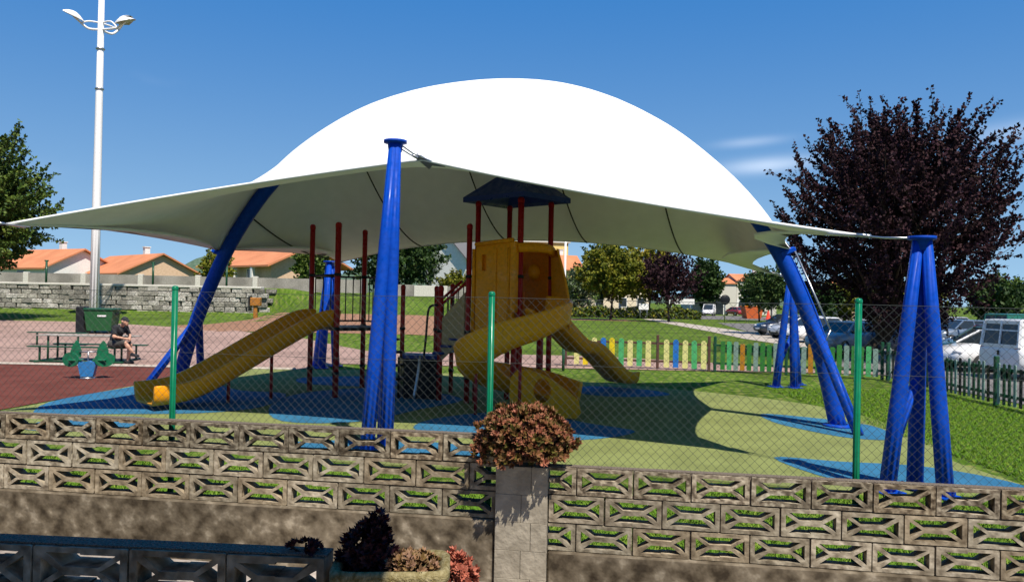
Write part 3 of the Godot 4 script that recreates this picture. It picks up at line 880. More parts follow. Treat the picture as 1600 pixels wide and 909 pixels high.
func play_structure() -> void:
	var o := thing("play_structure", "playground climbing structure with yellow slides, red posts and a navy roofed turret", "play structure", Vector3.ZERO)
	# the deck with the wide slide
	var P1 := Vector3(-4.55, 0, -17.85); var P2 := Vector3(-3.72, 0, -16.75); var P3 := Vector3(-2.72, 0, -17.6); var P4 := Vector3(-3.52, 0, -18.7)
	red_post(o, P1, 3.78); red_post(o, P2, 3.74, 0.064); red_post(o, P4, 3.75); red_post(o, P3, 2.6)
	obj("deck", deck([P1, P2, P3, P4], 1.5), M.black, o)
	obj("railing", bars(P1, P4, 1.6, 2.62, 7), M.black, o)
	obj("railing", bars(P4, P3, 1.6, 2.62, 7), M.black, o)
	var st := mk(true)
	tube(st, [P1 + Vector3(0, 2.62, 0), P2 + Vector3(0, 2.62, 0)], 0.03, 10)
	obj("crossbar", st, M.black, o)
	st = straight_slide(Vector2(-4.05, -17.22), Vector2(-6.75, -14.55), [[0, 1.5], [0.07, 1.5], [0.16, 1.38], [0.35, 1.02], [0.55, 0.62], [0.70, 0.34], [0.81, 0.19], [0.9, 0.14], [1.0, 0.12]], 0.98, 0.34)
	var sl := obj("wide_slide", st, M.yellow, o)
	tag(sl, "wide yellow slide ending on the blue rubber")
	for q0 in [Vector3(-4.95, 0, -16.3), Vector3(-5.6, 0, -15.65)]:
		st = mk(true)
		tube(st, [q0 + Vector3(0, 0.02, 0), q0 + Vector3(0, 0.95 if q0.x > -5.2 else 0.5, 0)], 0.035, 8)
		obj("slide_support", st, M.red, o)
	obj("climbing_panel", panel(Vector3(-3.02, 0, -17.28), Vector3(-2.86, 0, -17.42), 0.7, 2.2, 2.1, 0.06), M.tan, o)
	st = mk()
	for i in 4:
		box(st, Vector3(-2.75 + i * 0.13, 1.25 - i * 0.27, -17.2 + i * 0.12), Vector3(0.62, 0.05, 0.22), Basis(Vector3.UP, 0.7), 0.01)
	obj("step", st, M.black, o)
	# rear low deck between the two halves
	var q := [Vector3(-2.42, 0, -17.5), Vector3(-1.66, 0, -17.35), Vector3(-1.5, 0, -16.62), Vector3(-2.3, 0, -16.75)]
	red_post(o, q[0], 2.45, 0.05); red_post(o, q[1], 2.43, 0.05); red_post(o, q[2], 2.43, 0.058); red_post(o, Vector3(-1.36, 0, -18.0), 2.5, 0.05)
	obj("deck", deck([q[0], q[1], q[2], q[3]], 0.95), M.navy, o)
	st = mk()
	box(st, Vector3(-1.92, 0.46, -16.78), Vector3(0.74, 0.88, 0.05), Basis(Vector3.UP, -0.12), 0.01)
	box(st, Vector3(-2.36, 0.46, -17.1), Vector3(0.05, 0.88, 0.6), Basis(Vector3.UP, -0.1), 0.01)
	obj("skirt_panel", st, M.black, o)
	st = mk(true)
	tube(st, curve([Vector3(-1.5, 2.02, -16.6), Vector3(-1.66, 2.02, -16.62), Vector3(-1.76, 1.9, -16.62), Vector3(-1.8, 1.3, -16.6), Vector3(-1.86, 0.6, -16.55)], 5), 0.024, 8)
	obj("handrail", st, M.black, o)
	st = mk(true)
	tube(st, curve([Vector3(-1.9, 0.95, -16.5), Vector3(-1.92, 0.6, -16.35), Vector3(-1.98, 0.1, -16.2)], 4), 0.03, 8)
	obj("ladder_rail", st, M.steel, o)
	# stair up to the turret
	var tall := Vector3(-0.90, 0, -16.3)
	red_post(o, tall, 3.72)
	for i in 4:
		st = mk()
		box(st, Vector3(-1.42 + i * 0.17, 1.02 + i * 0.15, -16.85 + i * 0.03), Vector3(0.24, 0.05, 0.8), Basis(Vector3.UP, -0.3), 0.012)
		obj("step", st, M.navy, o)
	st = mk()
	var fr := wall_frame(q[2], tall)
	extrude(st, PackedVector2Array([Vector2(0.03, 0.85), Vector2(0.6, 1.35), Vector2(0.6, 2.3), Vector2(0.05, 1.75)]), 0.04, Transform3D(fr, q[2]))
	obj("stair_panel", st, M.tan, o)
	for s in [0.0, -0.75]:
		st = mk(true)
		var off := Vector3(s * 0.25, 0, s)
		tube(st, [q[2] + Vector3(0, 2.02, 0) + off, tall + Vector3(0, 2.55, 0) + off], 0.03, 10)
		obj("handrail", st, M.red, o)
		st = mk(true)
		for i in 5:
			var p: Vector3 = q[2].lerp(tall, (i + 0.6) / 5.6) + off
			var yy := lerpf(2.0, 2.52, (i + 0.6) / 5.6)
			tube(st, [p + Vector3(0, yy - 0.55, 0), p + Vector3(0, yy, 0)], 0.012, 6)
		obj("railing", st, M.black, o)
	# the turret
	var TL := Vector3(-0.73, 0, -16.35); var TR := Vector3(0.78, 0, -16.25); var TF := Vector3(0.15, 0, -15.56); var TB := Vector3(-0.08, 0, -17.04)
	for p in [TL, TR, TF, TB]:
		red_post(o, p, 4.2, 0.062 if p == TF else 0.056)
	obj("deck", deck([TL, TF, TR, TB], 1.62), M.navy, o)
	st = mk()
	var c := (TL + TR + TF + TB) / 4.0 + Vector3(0.03, 0, 0)
	var corners := []
	for p in [TL, TF, TR, TB]:
		var d: Vector3 = p - c
		corners.append(c + d.normalized() * 1.12)
	for i in 4:
		var a: Vector3 = corners[i]; var b: Vector3 = corners[(i + 1) % 4]
		var apex := c + Vector3(0, 4.98, 0)
		var mid := 0.12
		quad(st, a + Vector3(0, 4.18, 0), b + Vector3(0, 4.18, 0), b + Vector3(0, 4.28, 0), a + Vector3(0, 4.28, 0))
		tri(st, a + Vector3(0, 4.28, 0), b + Vector3(0, 4.28, 0), apex)
		var a2 := a.lerp(c, mid); var b2 := b.lerp(c, mid)
		quad(st, b + Vector3(0, 4.18, 0), a + Vector3(0, 4.18, 0), a2 + Vector3(0, 4.24, 0), b2 + Vector3(0, 4.24, 0))
		tri(st, b2 + Vector3(0, 4.24, 0), a2 + Vector3(0, 4.24, 0), apex + Vector3(0, -0.06, 0))
	obj("roof", st, M.navy, o)
	var out := Vector3(-0.06, 0, 0.07)
	var wl := obj("wall_panel", panel(TL + out + Vector3(0.06, 0, 0.06), TF + out + Vector3(-0.06, 0, -0.02), 1.45, 3.28, 3.34, 0.07, [0.17, 0.30, 2.75, 3.08]), M.yellow, o)
	st = mk()
	box(st, TL.lerp(TF, 0.25) + out + Vector3(0, 2.9, -0.04), Vector3(0.2, 0.4, 0.02), wall_frame(TL, TF))
	obj("slot_backing", st, M.orange, wl)
	st = mk()
	box(st, TL.lerp(TF, 0.55) + out * 1.6 + Vector3(0, 2.35, 0.0), Vector3(0.07, 1.7, 0.05), wall_frame(TL, TF), 0.02)
	obj("rib", st, M.yellow, wl)
	for t in [0.03, 0.86]:
		st = mk(true)
		var ra: Vector3 = TL.lerp(TF, t) + out * 1.55
		tube(st, [ra + Vector3(0, 1.5, 0), ra + Vector3(0, 3.2, 0)], 0.04, 8)
		obj("rib", st, M.yellow, wl)
	st = mk(true)
	tube(st, [TL + out * 1.5 + Vector3(0.06, 3.29, 0.06), TF + out * 1.5 + Vector3(-0.06, 3.35, -0.02)], 0.045, 10)
	obj("rolled_edge", st, M.yellow, wl)
	# the post cover beside the opening
	st = mk()
	box(st, TF + Vector3(-0.10, 2.62, 0.03), Vector3(0.13, 1.42, 0.20), wall_frame(TL, TF), 0.03)
	obj("opening_jamb", st, M.yellow, o)
	# back panels seen through the opening
	var bk := obj("wall_panel", panel(TB + Vector3(0.09, 0, 0.08), TR + Vector3(-0.03, 0, 0.04), 1.5, 3.25, 3.25, 0.06, [0.36, 0.40, 2.0, 2.35]), M.orange, o)
	st = mk(true)
	var bd := Vector3(0.62, 0, 0.72).normalized() * -1.0
	lathe(st, [Vector2(0.17, 0), Vector2(0.155, 0.06), Vector2(0.11, 0.11), Vector2(0.05, 0.135), Vector2(0, 0.14)], 20, Transform3D(Basis(Quaternion(Vector3.UP, -bd)), TB.lerp(TR, 0.62) + Vector3(0, 2.75, 0.12)))
	obj("bubble_window", st, M.yellow, bk)
	st = mk()
	box(st, TB.lerp(TR, 0.30) + Vector3(-0.02, 2.82, 0.12), Vector3(0.12, 0.16, 0.01), wall_frame(TB, TR))
	obj("notice", st, solid(lin(0.45, 0.55, 0.35), 0.6), bk)
	obj("wall_panel", bars(TL + Vector3(0.05, 0, -0.05), TB + Vector3(-0.05, 0, 0.05), 1.7, 3.1, 9), M.black, o)
	st = mk()
	box(st, TB + Vector3(0.15, 2.4, 0.12), Vector3(0.16, 1.4, 0.03), Basis(), 0.01)
	obj("dark_panel", st, M.black, o)
	# hood and flared wing at the mouth of the spiral
	st = mk(true)
	var hood := curve([TF + Vector3(-0.05, 3.2, 0.05), TF.lerp(TR, 0.3) + Vector3(0.12, 3.22, 0.14), TF.lerp(TR, 0.7) + Vector3(0.14, 3.2, 0.14), TR + Vector3(0.06, 3.14, 0.05)], 6)
	sweep(st, PackedVector2Array([Vector2(-0.05, -0.09), Vector2(0.05, -0.09), Vector2(0.07, 0.0), Vector2(0.04, 0.09), Vector2(-0.04, 0.09), Vector2(-0.07, 0)]), level_frames(hood))
	obj("hood", st, M.yellow, o)
	st = mk(true)
	var wing := []
	for i in 9:
		var t := i / 8.0
		var yy := lerpf(3.22, 1.7, t)
		var flare := sin(t * PI * 0.55) * 0.26
		wing.append([Vector3(TR.x + 0.0 + flare * 0.15, yy, TR.z + 0.06), Vector3(TR.x + 0.12 + flare * 0.8, yy - 0.02, TR.z + 0.18 + flare * 0.7), Vector3(TR.x + 0.1 + flare, yy - 0.1 * t, TR.z + 0.34 + flare * 1.2)])
	for i in 8:
		for k in 2:
			quad(st, wing[i][k], wing[i + 1][k], wing[i + 1][k + 1], wing[i][k + 1])
			var back := Vector3(0.045, 0, -0.03)
			quad(st, wing[i][k + 1] + back, wing[i + 1][k + 1] + back, wing[i + 1][k] + back, wing[i][k] + back)
		quad(st, wing[i][2], wing[i + 1][2], wing[i + 1][2] + Vector3(0.045, 0, -0.03), wing[i][2] + Vector3(0.045, 0, -0.03))
	obj("wing_panel", st, M.yellow, o)
	# spiral slide
	var C := Vector3(0.05, 0, -14.78)
	var keys := [[-55, 1.72], [-20, 1.68], [30, 1.58], [90, 1.30], [140, 0.98], [180, 0.70], [230, 0.44], [270, 0.32], [310, 0.23], [335, 0.18]]
	var pts := []
	for k in keys.size() - 1:
		for s in 6:
			var t := s / 6.0
			var th: float = deg_to_rad(lerpf(keys[k][0], keys[k + 1][0], t))
			pts.append(C + Vector3(cos(th) * 0.72, lerpf(keys[k][1], keys[k + 1][1], t), sin(th) * 0.72))
	var last: Vector3 = pts[-1]
	var tn: Vector3 = (pts[-1] - pts[-4]).normalized()
	for s in range(1, 6):
		pts.append(last + Vector3(tn.x, 0, tn.z).normalized() * s * 0.12 + Vector3(0, -0.014 * s, 0))
	st = mk(true)
	var hl := 0.26
	var hr := 0.50
	var sec := PackedVector2Array()            # a rounded bowl with fat rolled rims
	for i in 9:
		var a := PI + PI * i / 8.0
		sec.append(Vector2(cos(a) * 0.345, 0.22 + sin(a) * 0.22))
	for i in 7:
		var a := -PI * 0.1 + PI * 1.1 * i / 6.0
		sec.append(Vector2(0.335 + cos(a) * 0.045, hr + sin(a) * 0.045))
	for i in 9:
		var a := -PI * i / 8.0
		sec.append(Vector2(cos(a) * 0.285, 0.24 + sin(a) * 0.19))
	for i in 7:
		var a := -PI * 0.05 + PI * 1.15 * i / 6.0
		sec.append(Vector2(-0.335 + cos(a) * 0.045, hl + sin(a) * 0.045))
	sweep(st, sec, level_frames(pts))
	var sp := obj("spiral_slide", st, M.yellow, o)
	tag(sp, "yellow spiral slide winding down in front of the turret")
	# the tall shield with a porthole at the foot of the spiral
	var hole := []
	for i in 13:
		var a := PI * 0.5 + PI * i / 12.0
		hole.append(Vector2(0.57 + cos(a) * 0.16, 0.50 + sin(a) * 0.22))
	var left := PackedVector2Array([Vector2(0.57, 0.02), Vector2(0.02, 0.02), Vector2(-0.03, 0.4), Vector2(-0.02, 0.72), Vector2(0.1, 0.86), Vector2(0.3, 0.87), Vector2(0.57, 0.79)])
	left.append_array(PackedVector2Array(hole))
	var right := PackedVector2Array([Vector2(0.57, 0.79), Vector2(0.8, 0.67), Vector2(1.1, 0.46), Vector2(1.24, 0.32), Vector2(1.28, 0.12), Vector2(1.2, 0.02), Vector2(0.57, 0.02)])
	hole.reverse()
	for q2 in hole:
		right.append(Vector2(1.14 - q2.x, q2.y))
	right.reverse()
	st = mk()
	var sxf := Transform3D(Basis(Vector3.UP, -0.12) * Basis(Vector3.RIGHT, -0.06), Vector3(0.02, 0.03, -14.42))
	extrude(st, left, 0.06, sxf)
	extrude(st, right, 0.06, sxf)
	obj("exit_shield", st, M.yellow, o)
	st = mk(true)
	tube(st, [C + Vector3(0, 0.02, 0), C + Vector3(0, 1.7, 0)], 0.055, 12)
	obj("centre_pole", st, M.red, o)
	st = mk(true)
	for a in [[80.0, 1.3], [170.0, 0.85]]:
		var p := C + Vector3(cos(deg_to_rad(a[0])) * 0.7, 0, sin(deg_to_rad(a[0])) * 0.7)
		tube(st, [p + Vector3(0, 0.02, 0), p + Vector3(0, a[1], 0)], 0.03, 8)
	obj("slide_support", st, M.red, o)
	# wavy slide to the lawn
	st = straight_slide(Vector2(0.62, -16.95), Vector2(2.95, -19.7), [[0, 1.66], [0.08, 1.64], [0.2, 1.36], [0.36, 1.02], [0.5, 0.93], [0.62, 0.70], [0.78, 0.32], [0.88, 0.18], [1.0, 0.16]], 0.6, 0.26)
	var wv := obj("wavy_slide", st, M.yellow, o)
	tag(wv, "narrow wavy yellow slide reaching the dark end of the surface")
	red_post(o, Vector3(0.62, 0, -16.9), 1.7, 0.075)

# ---------------------------------------------------------------- plants
func leaf_mesh(leaves: Array) -> ArrayMesh:      # leaves: [base, along, across, colour]
	var v := PackedVector3Array(); var n := PackedVector3Array(); var c := PackedColorArray(); var ix := PackedInt32Array()
	v.resize(leaves.size() * 4); n.resize(leaves.size() * 4); c.resize(leaves.size() * 4); ix.resize(leaves.size() * 6)
	var i := 0
	for l in leaves:
		var b: Vector3 = l[0]; var al: Vector3 = l[1]; var ac: Vector3 = l[2]
		var nn := al.cross(ac).normalized()
		if nn.y < 0.0:
			nn = -nn; ac = -ac
		var k := i * 4
		v[k] = b; v[k + 1] = b + al * 0.5 + ac - nn * al.length() * 0.06; v[k + 2] = b + al; v[k + 3] = b + al * 0.5 - ac - nn * al.length() * 0.06
		for q in 4:
			n[k + q] = nn; c[k + q] = l[3]
		var m := i * 6
		ix[m] = k; ix[m + 1] = k + 1; ix[m + 2] = k + 2; ix[m + 3] = k; ix[m + 4] = k + 2; ix[m + 5] = k + 3
		i += 1
	var a := []
	a.resize(Mesh.ARRAY_MAX)
	a[Mesh.ARRAY_VERTEX] = v; a[Mesh.ARRAY_NORMAL] = n; a[Mesh.ARRAY_COLOR] = c; a[Mesh.ARRAY_INDEX] = ix
	var am := ArrayMesh.new()
	am.add_surface_from_arrays(Mesh.PRIMITIVE_TRIANGLES, a)
	return am

func rdir() -> Vector3:
	var z := rng.randf_range(-1, 1)
	var a := rng.randf() * TAU
	var r := sqrt(1 - z * z)
	return Vector3(r * cos(a), z, r * sin(a))

func pick(cols: Array) -> Color:
	var t := rng.randf() * (cols.size() - 1)
	var i := int(t)
	return cols[i].lerp(cols[mini(i + 1, cols.size() - 1)], t - i)

# p: base, h: height, low: height of the lowest leaves, rx: crown radius, shoots, per: leaves a shoot, len, size, up, cols, lobes
func tree(called: String, label: String, group: String, base: Vector3, p: Dictionary, sd: int, cat := "tree") -> Node3D:
	rng.seed = sd
	var off: Vector3 = p.get("off", Vector3.ZERO)
	var o := thing(called, label, cat, base, 0.0, group)
	var h: float = p.h; var low: float = p.low; var rx: float = p.rx
	var cy := (h + low) * 0.5
	var ry := (h - low) * 0.5
	var no := FastNoiseLite.new()
	no.seed = sd; no.frequency = 1.0
	var mat: Material = p.get("mat", M.leaf)
	var trunk_r: float = p.get("trunk", h * 0.022)
	var leaves := []
	var tips := []
	var twig := mk()
	for i in p.shoots:
		var d := rdir()
		var lob: float = 1.0 + p.get("lobe", 0.22) * no.get_noise_3d(d.x * 1.7, d.y * 1.7, d.z * 1.7) * 1.6
		var shape: float = 1.0 - p.get("cone", 0.0) * maxf(d.y, 0.0)
		var rr: float = pow(rng.randf(), p.get("fill", 0.42)) * lob * shape
		var tip := Vector3(d.x * rx * rr, cy + d.y * ry * rr * (1.0 if d.y < 0 else 1.0 / maxf(shape, 0.4) * shape), d.z * rx * rr)
		var outw := Vector3(d.x, d.y * 0.6, d.z).normalized()
		var dir: Vector3 = (outw.lerp(Vector3.UP, p.up) + rdir() * 0.35).normalized()
		var L: float = p.len * rng.randf_range(0.5, 1.25)
		if p.has("spire") and d.y > 0.2 and rng.randf() < 0.35:
			L *= p.spire
		var start := tip - dir * L * 0.6 + off
		if i % 9 == 0:
			tips.append(start)
		if p.has("twigs"):
			tube(twig, [start - dir * L * 0.25, start + dir * L * 0.97], p.twigs, 3, false)
		var tint := pick(p.cols)
		for k in p.per:
			var t: float = (k + rng.randf()) / p.per
			var q: Vector3 = start + dir * L * t + rdir() * p.get("spread", 0.12) * L * (1.15 - t)
			var al: Vector3 = (dir * 0.5 + rdir()).normalized() * p.size * rng.randf_range(0.6, 1.25)
			var ac: Vector3 = al.cross(rdir()).normalized() * al.length() * p.get("wide", 0.36)
			leaves.append([q, al, ac, tint.lerp(pick(p.cols), 0.5)])
	var st := mk(true)
	var bend := Vector3(rng.randf_range(-0.03, 0.03) * h, 0, rng.randf_range(-0.03, 0.03) * h) + off * 0.7
	var tr := curve([Vector3(0, -0.05, 0), Vector3(0, low * 0.5, 0) + bend * 0.4, Vector3(0, low, 0) + bend, Vector3(0, cy + ry * 0.45, 0) + bend * 1.3], 4)
	var rad := []
	for i in tr.size():
		var t := float(i) / (tr.size() - 1)
		rad.append(trunk_r * (1.35 - t * 4.0 if t < 0.08 else lerpf(1.02, 0.25, t)))
	tube(st, tr, rad, 10)
	obj("trunk", st, M.bark, o)
	st = mk(true)
	for i in mini(tips.size(), p.get("limbs", 26)):
		var e: Vector3 = tips[i]
		var s: Vector3 = tr[clampi(int(tr.size() * rng.randf_range(0.45, 0.9)), 0, tr.size() - 1)]
		var mid := s.lerp(e, 0.5) + Vector3(0, (e - s).length() * 0.10, 0) + rdir() * 0.08
		tube(st, curve([s, mid, e], 3), [trunk_r * 0.42, trunk_r * 0.36, trunk_r * 0.3, trunk_r * 0.25, trunk_r * 0.18, trunk_r * 0.12, trunk_r * 0.06], 6, false)
	obj("limbs", st, M.bark, o)
	if p.has("twigs"):
		obj("twigs", twig, M.bark, o)
	obj("crown", leaf_mesh(leaves), mat, o)
	return o

func trees() -> void:
	var copper := [Color(0.010, 0.006, 0.009), Color(0.024, 0.012, 0.017), Color(0.044, 0.023, 0.028), Color(0.07, 0.042, 0.044)]
	var green := [Color(0.025, 0.05, 0.01), Color(0.05, 0.095, 0.016), Color(0.085, 0.13, 0.022), Color(0.13, 0.17, 0.03)]
	var dark := [Color(0.012, 0.028, 0.009), Color(0.025, 0.055, 0.013), Color(0.05, 0.085, 0.02)]
	var olive := [Color(0.05, 0.065, 0.008), Color(0.10, 0.12, 0.012), Color(0.16, 0.165, 0.015), Color(0.21, 0.18, 0.018)]
	var grey := [Color(0.07, 0.09, 0.06), Color(0.12, 0.15, 0.10), Color(0.17, 0.20, 0.14)]
	tree("copper_tree", "large dark purple leaved tree standing among the parked cars", "", Vector3(14.15, 0, -31.5), {off = Vector3(1.3, 0, 0), h = 10.9, low = 1.5, rx = 4.6, twigs = 0.010, shoots = 1050, per = 72, len = 1.8, size = 0.14, up = 0.5, cols = copper, lobe = 0.28, fill = 0.36, trunk = 0.24, limbs = 70, mat = M.dark_leaf, spread = 0.09, wide = 0.42, cone = 0.22, spire = 1.7}, 501)
	tree("broadleaf_tree", "dark green leafy tree rising beside the stone retaining wall", "", Vector3(-26.9, 0.5, -40.5), {off = Vector3(-0.9, 0, 0), h = 9.6, low = 2.2, rx = 3.3, twigs = 0.012, shoots = 900, per = 56, len = 1.5, size = 0.19, up = 0.35, cols = green, lobe = 0.35, fill = 0.34, trunk = 0.24, limbs = 30}, 502)
	tree("round_tree", "round olive green tree on a dark trunk beside the dirt verge", "round olive trees", Vector3(10.9, 0, -86.5), {h = 8.0, low = 2.5, rx = 3.6, shoots = 420, per = 26, len = 1.2, size = 0.34, up = 0.2, cols = olive, lobe = 0.16, fill = 0.3, trunk = 0.17, limbs = 14}, 503)
	tree("round_tree", "yellowing olive green tree leaning next to the purple tree", "round olive trees", Vector3(17.2, 0, -99.0), {h = 9.3, low = 2.7, rx = 3.9, shoots = 420, per = 26, len = 1.3, size = 0.38, up = 0.2, cols = [Color(0.09, 0.10, 0.012), Color(0.17, 0.16, 0.015), Color(0.25, 0.19, 0.018)], lobe = 0.2, fill = 0.3, trunk = 0.18, limbs = 14}, 504)
	tree("small_purple_tree", "smaller purple leaved tree beyond the colourful picket fence", "", Vector3(16.7, 0, -83.5), {h = 7.4, low = 1.9, rx = 3.1, shoots = 260, per = 24, len = 1.4, size = 0.30, up = 0.45, cols = copper, lobe = 0.3, fill = 0.4, trunk = 0.15, limbs = 20, mat = M.dark_leaf}, 505)
	tree("dense_tree", "tall dense evergreen behind the small purple tree", "", Vector3(34.2, 0, -139.0), {h = 10.0, low = 1.5, rx = 2.9, shoots = 300, per = 26, len = 1.8, size = 0.5, up = 0.35, cols = dark, lobe = 0.2, fill = 0.3}, 506)
	tree("street_tree", "round green street tree near the orange skip", "street trees", Vector3(29.0, 0, -92.0), {h = 5.6, low = 1.6, rx = 2.5, shoots = 260, per = 24, len = 1.0, size = 0.3, up = 0.25, cols = dark + [Color(0.08, 0.12, 0.03)], lobe = 0.25, fill = 0.32, trunk = 0.12, limbs = 10}, 507)
	tree("street_tree", "thin trunked green tree growing by the navy parked car", "street trees", Vector3(18.3, 0, -55.5), {h = 4.7, low = 1.9, rx = 1.75, shoots = 260, per = 26, len = 0.8, size = 0.2, up = 0.25, cols = dark + [Color(0.09, 0.13, 0.03)], lobe = 0.3, fill = 0.34, trunk = 0.07, limbs = 12}, 508)
	tree("dense_tree", "dark green tree behind the play structure near the grey wall", "", Vector3(-9.2, 2.0, -62.0), {h = 6.0, low = 0.8, rx = 3.6, shoots = 380, per = 28, len = 1.4, size = 0.3, up = 0.3, cols = dark, lobe = 0.35, fill = 0.34}, 509)
	tree("dense_tree", "lighter green tree beside the peach house with tiled roof", "", Vector3(-16.7, 2.2, -66.0), {h = 4.4, low = 0.5, rx = 1.6, shoots = 220, per = 24, len = 1.2, size = 0.28, up = 0.35, cols = green, lobe = 0.4, fill = 0.4}, 510)
	tree("olive_tree", "thin grey green tree against the hazy hillside", "", Vector3(-7.6, 2.0, -72.0), {h = 6.0, low = 1.0, rx = 1.9, shoots = 120, per = 18, len = 1.3, size = 0.22, up = 0.5, cols = grey, lobe = 0.4, fill = 0.5, limbs = 26}, 511)
	tree("bush_tree", "yellow green shrub beside the white gabled house", "", Vector3(-4.6, 2.0, -66.0), {h = 2.4, low = 0.2, rx = 1.7, shoots = 160, per = 22, len = 0.8, size = 0.22, up = 0.4, cols = olive, lobe = 0.3, fill = 0.4, limbs = 6}, 512)
	tree("olive_tree", "pale grey green tree in front of the yellow building", "", Vector3(8.1, 0, -104.0), {h = 6.5, low = 0.6, rx = 3.2, shoots = 260, per = 24, len = 1.4, size = 0.34, up = 0.4, cols = grey + green, lobe = 0.3, fill = 0.4}, 513)
	tree("dense_tree", "tall dark tree behind the round olive trees", "", Vector3(14.0, 0, -122.0), {h = 11.0, low = 2.0, rx = 3.6, shoots = 300, per = 26, len = 1.8, size = 0.5, up = 0.3, cols = dark, lobe = 0.3, fill = 0.32}, 514)
	tree("broadleaf_tree", "small roadside tree left of the peach house behind the arch foot", "", Vector3(-24.9, 2.2, -66.0), {h = 3.4, low = 0.4, rx = 1.3, shoots = 180, per = 22, len = 1.0, size = 0.26, up = 0.35, cols = olive, lobe = 0.35, fill = 0.4}, 515)
	# the belt of trees beyond the car park
	rng.seed = 90
	var spots := []
	for i in 15:
		spots.append([38.0 + i * 5.0 + rng.randf_range(-1.5, 1.5), -88.0 - rng.randf_range(0, 22), rng.randf_range(4.0, 7.5), rng.randi() % 3])
	var says := ["olive yellow tree in the belt beyond the parked cars", "dark green tree in the belt beyond the parked cars", "mid green tree in the belt beyond the parked cars"]
	for i in spots.size():
		var s: Array = spots[i]
		tree("belt_tree", says[s[3]], "trees beyond the car park", Vector3(s[0], 0, s[1]), {h = s[2], low = 0.5, rx = s[2] * 0.55, shoots = 200, per = 22, len = 1.4, size = 0.42, up = 0.3, cols = [olive, dark, green][s[3]], lobe = 0.3, fill = 0.34, limbs = 6}, 600 + i)
	# clipped hedge along the road
	rng.seed = 95
	var lv := []
	for i in 5200:
		var x := rng.randf_range(4.0, 23.6)
		lv.append([Vector3(x, rng.randf_range(0.1, 1.25 + 0.2 * sin(x * 1.3)), -98.6 + rng.randf_range(-0.7, 0.7)), rdir() * 0.34, rdir() * 0.16, pick(olive + green)])
	var hd := obj("hedge", leaf_mesh(lv), M.leaf)
	tag(hd, "long clipped hedge running along the far road", "hedge")

func rosette_bush(parent: Node3D, called: String, c: Vector3, r: Vector3, n: int, leaf: float, cols: Array, sd: int, lower := -0.55) -> void:
	rng.seed = sd
	var lv := []
	var stems := mk()
	for i in n:
		var d := rdir()
		if d.y < lower:
			d.y = -d.y
		var no := 1.0 + 0.11 * sin(d.x * 7.0 + 1.0) * cos(d.z * 6.0 + d.y * 5.0) + 0.06 * sin(d.x * 15.0 + d.y * 11.0)
		var k := pow(rng.randf(), 0.22) * no
		var p := c + Vector3(d.x * r.x, d.y * r.y, d.z * r.z) * k
		var ax := (d + Vector3(0, 0.45, 0) + rdir() * 0.35).normalized()
		var tint := pick(cols)
		var s := leaf * rng.randf_range(0.7, 1.3)
		var side := ax.cross(rdir()).normalized()
		for j in 9:
			var a := TAU * j / 9.0 + rng.randf() * 0.4
			var tilt := 0.35 + 0.75 * rng.randf()
			var dir := (ax * cos(tilt) + side.rotated(ax, a) * sin(tilt)).normalized()
			lv.append([p + ax * s * 0.2 * rng.randf(), dir * s, dir.cross(ax).normalized() * s * 0.26, tint.lerp(pick(cols), 0.35)])
		if i % 6 == 0:
			tube(stems, [c + Vector3(d.x * r.x * 0.2, -r.y * 0.6, d.z * r.z * 0.2), p], 0.005, 4, false)
	obj("stems", stems, M.bark, parent)
	obj("foliage", leaf_mesh(lv), M.leaf, parent)

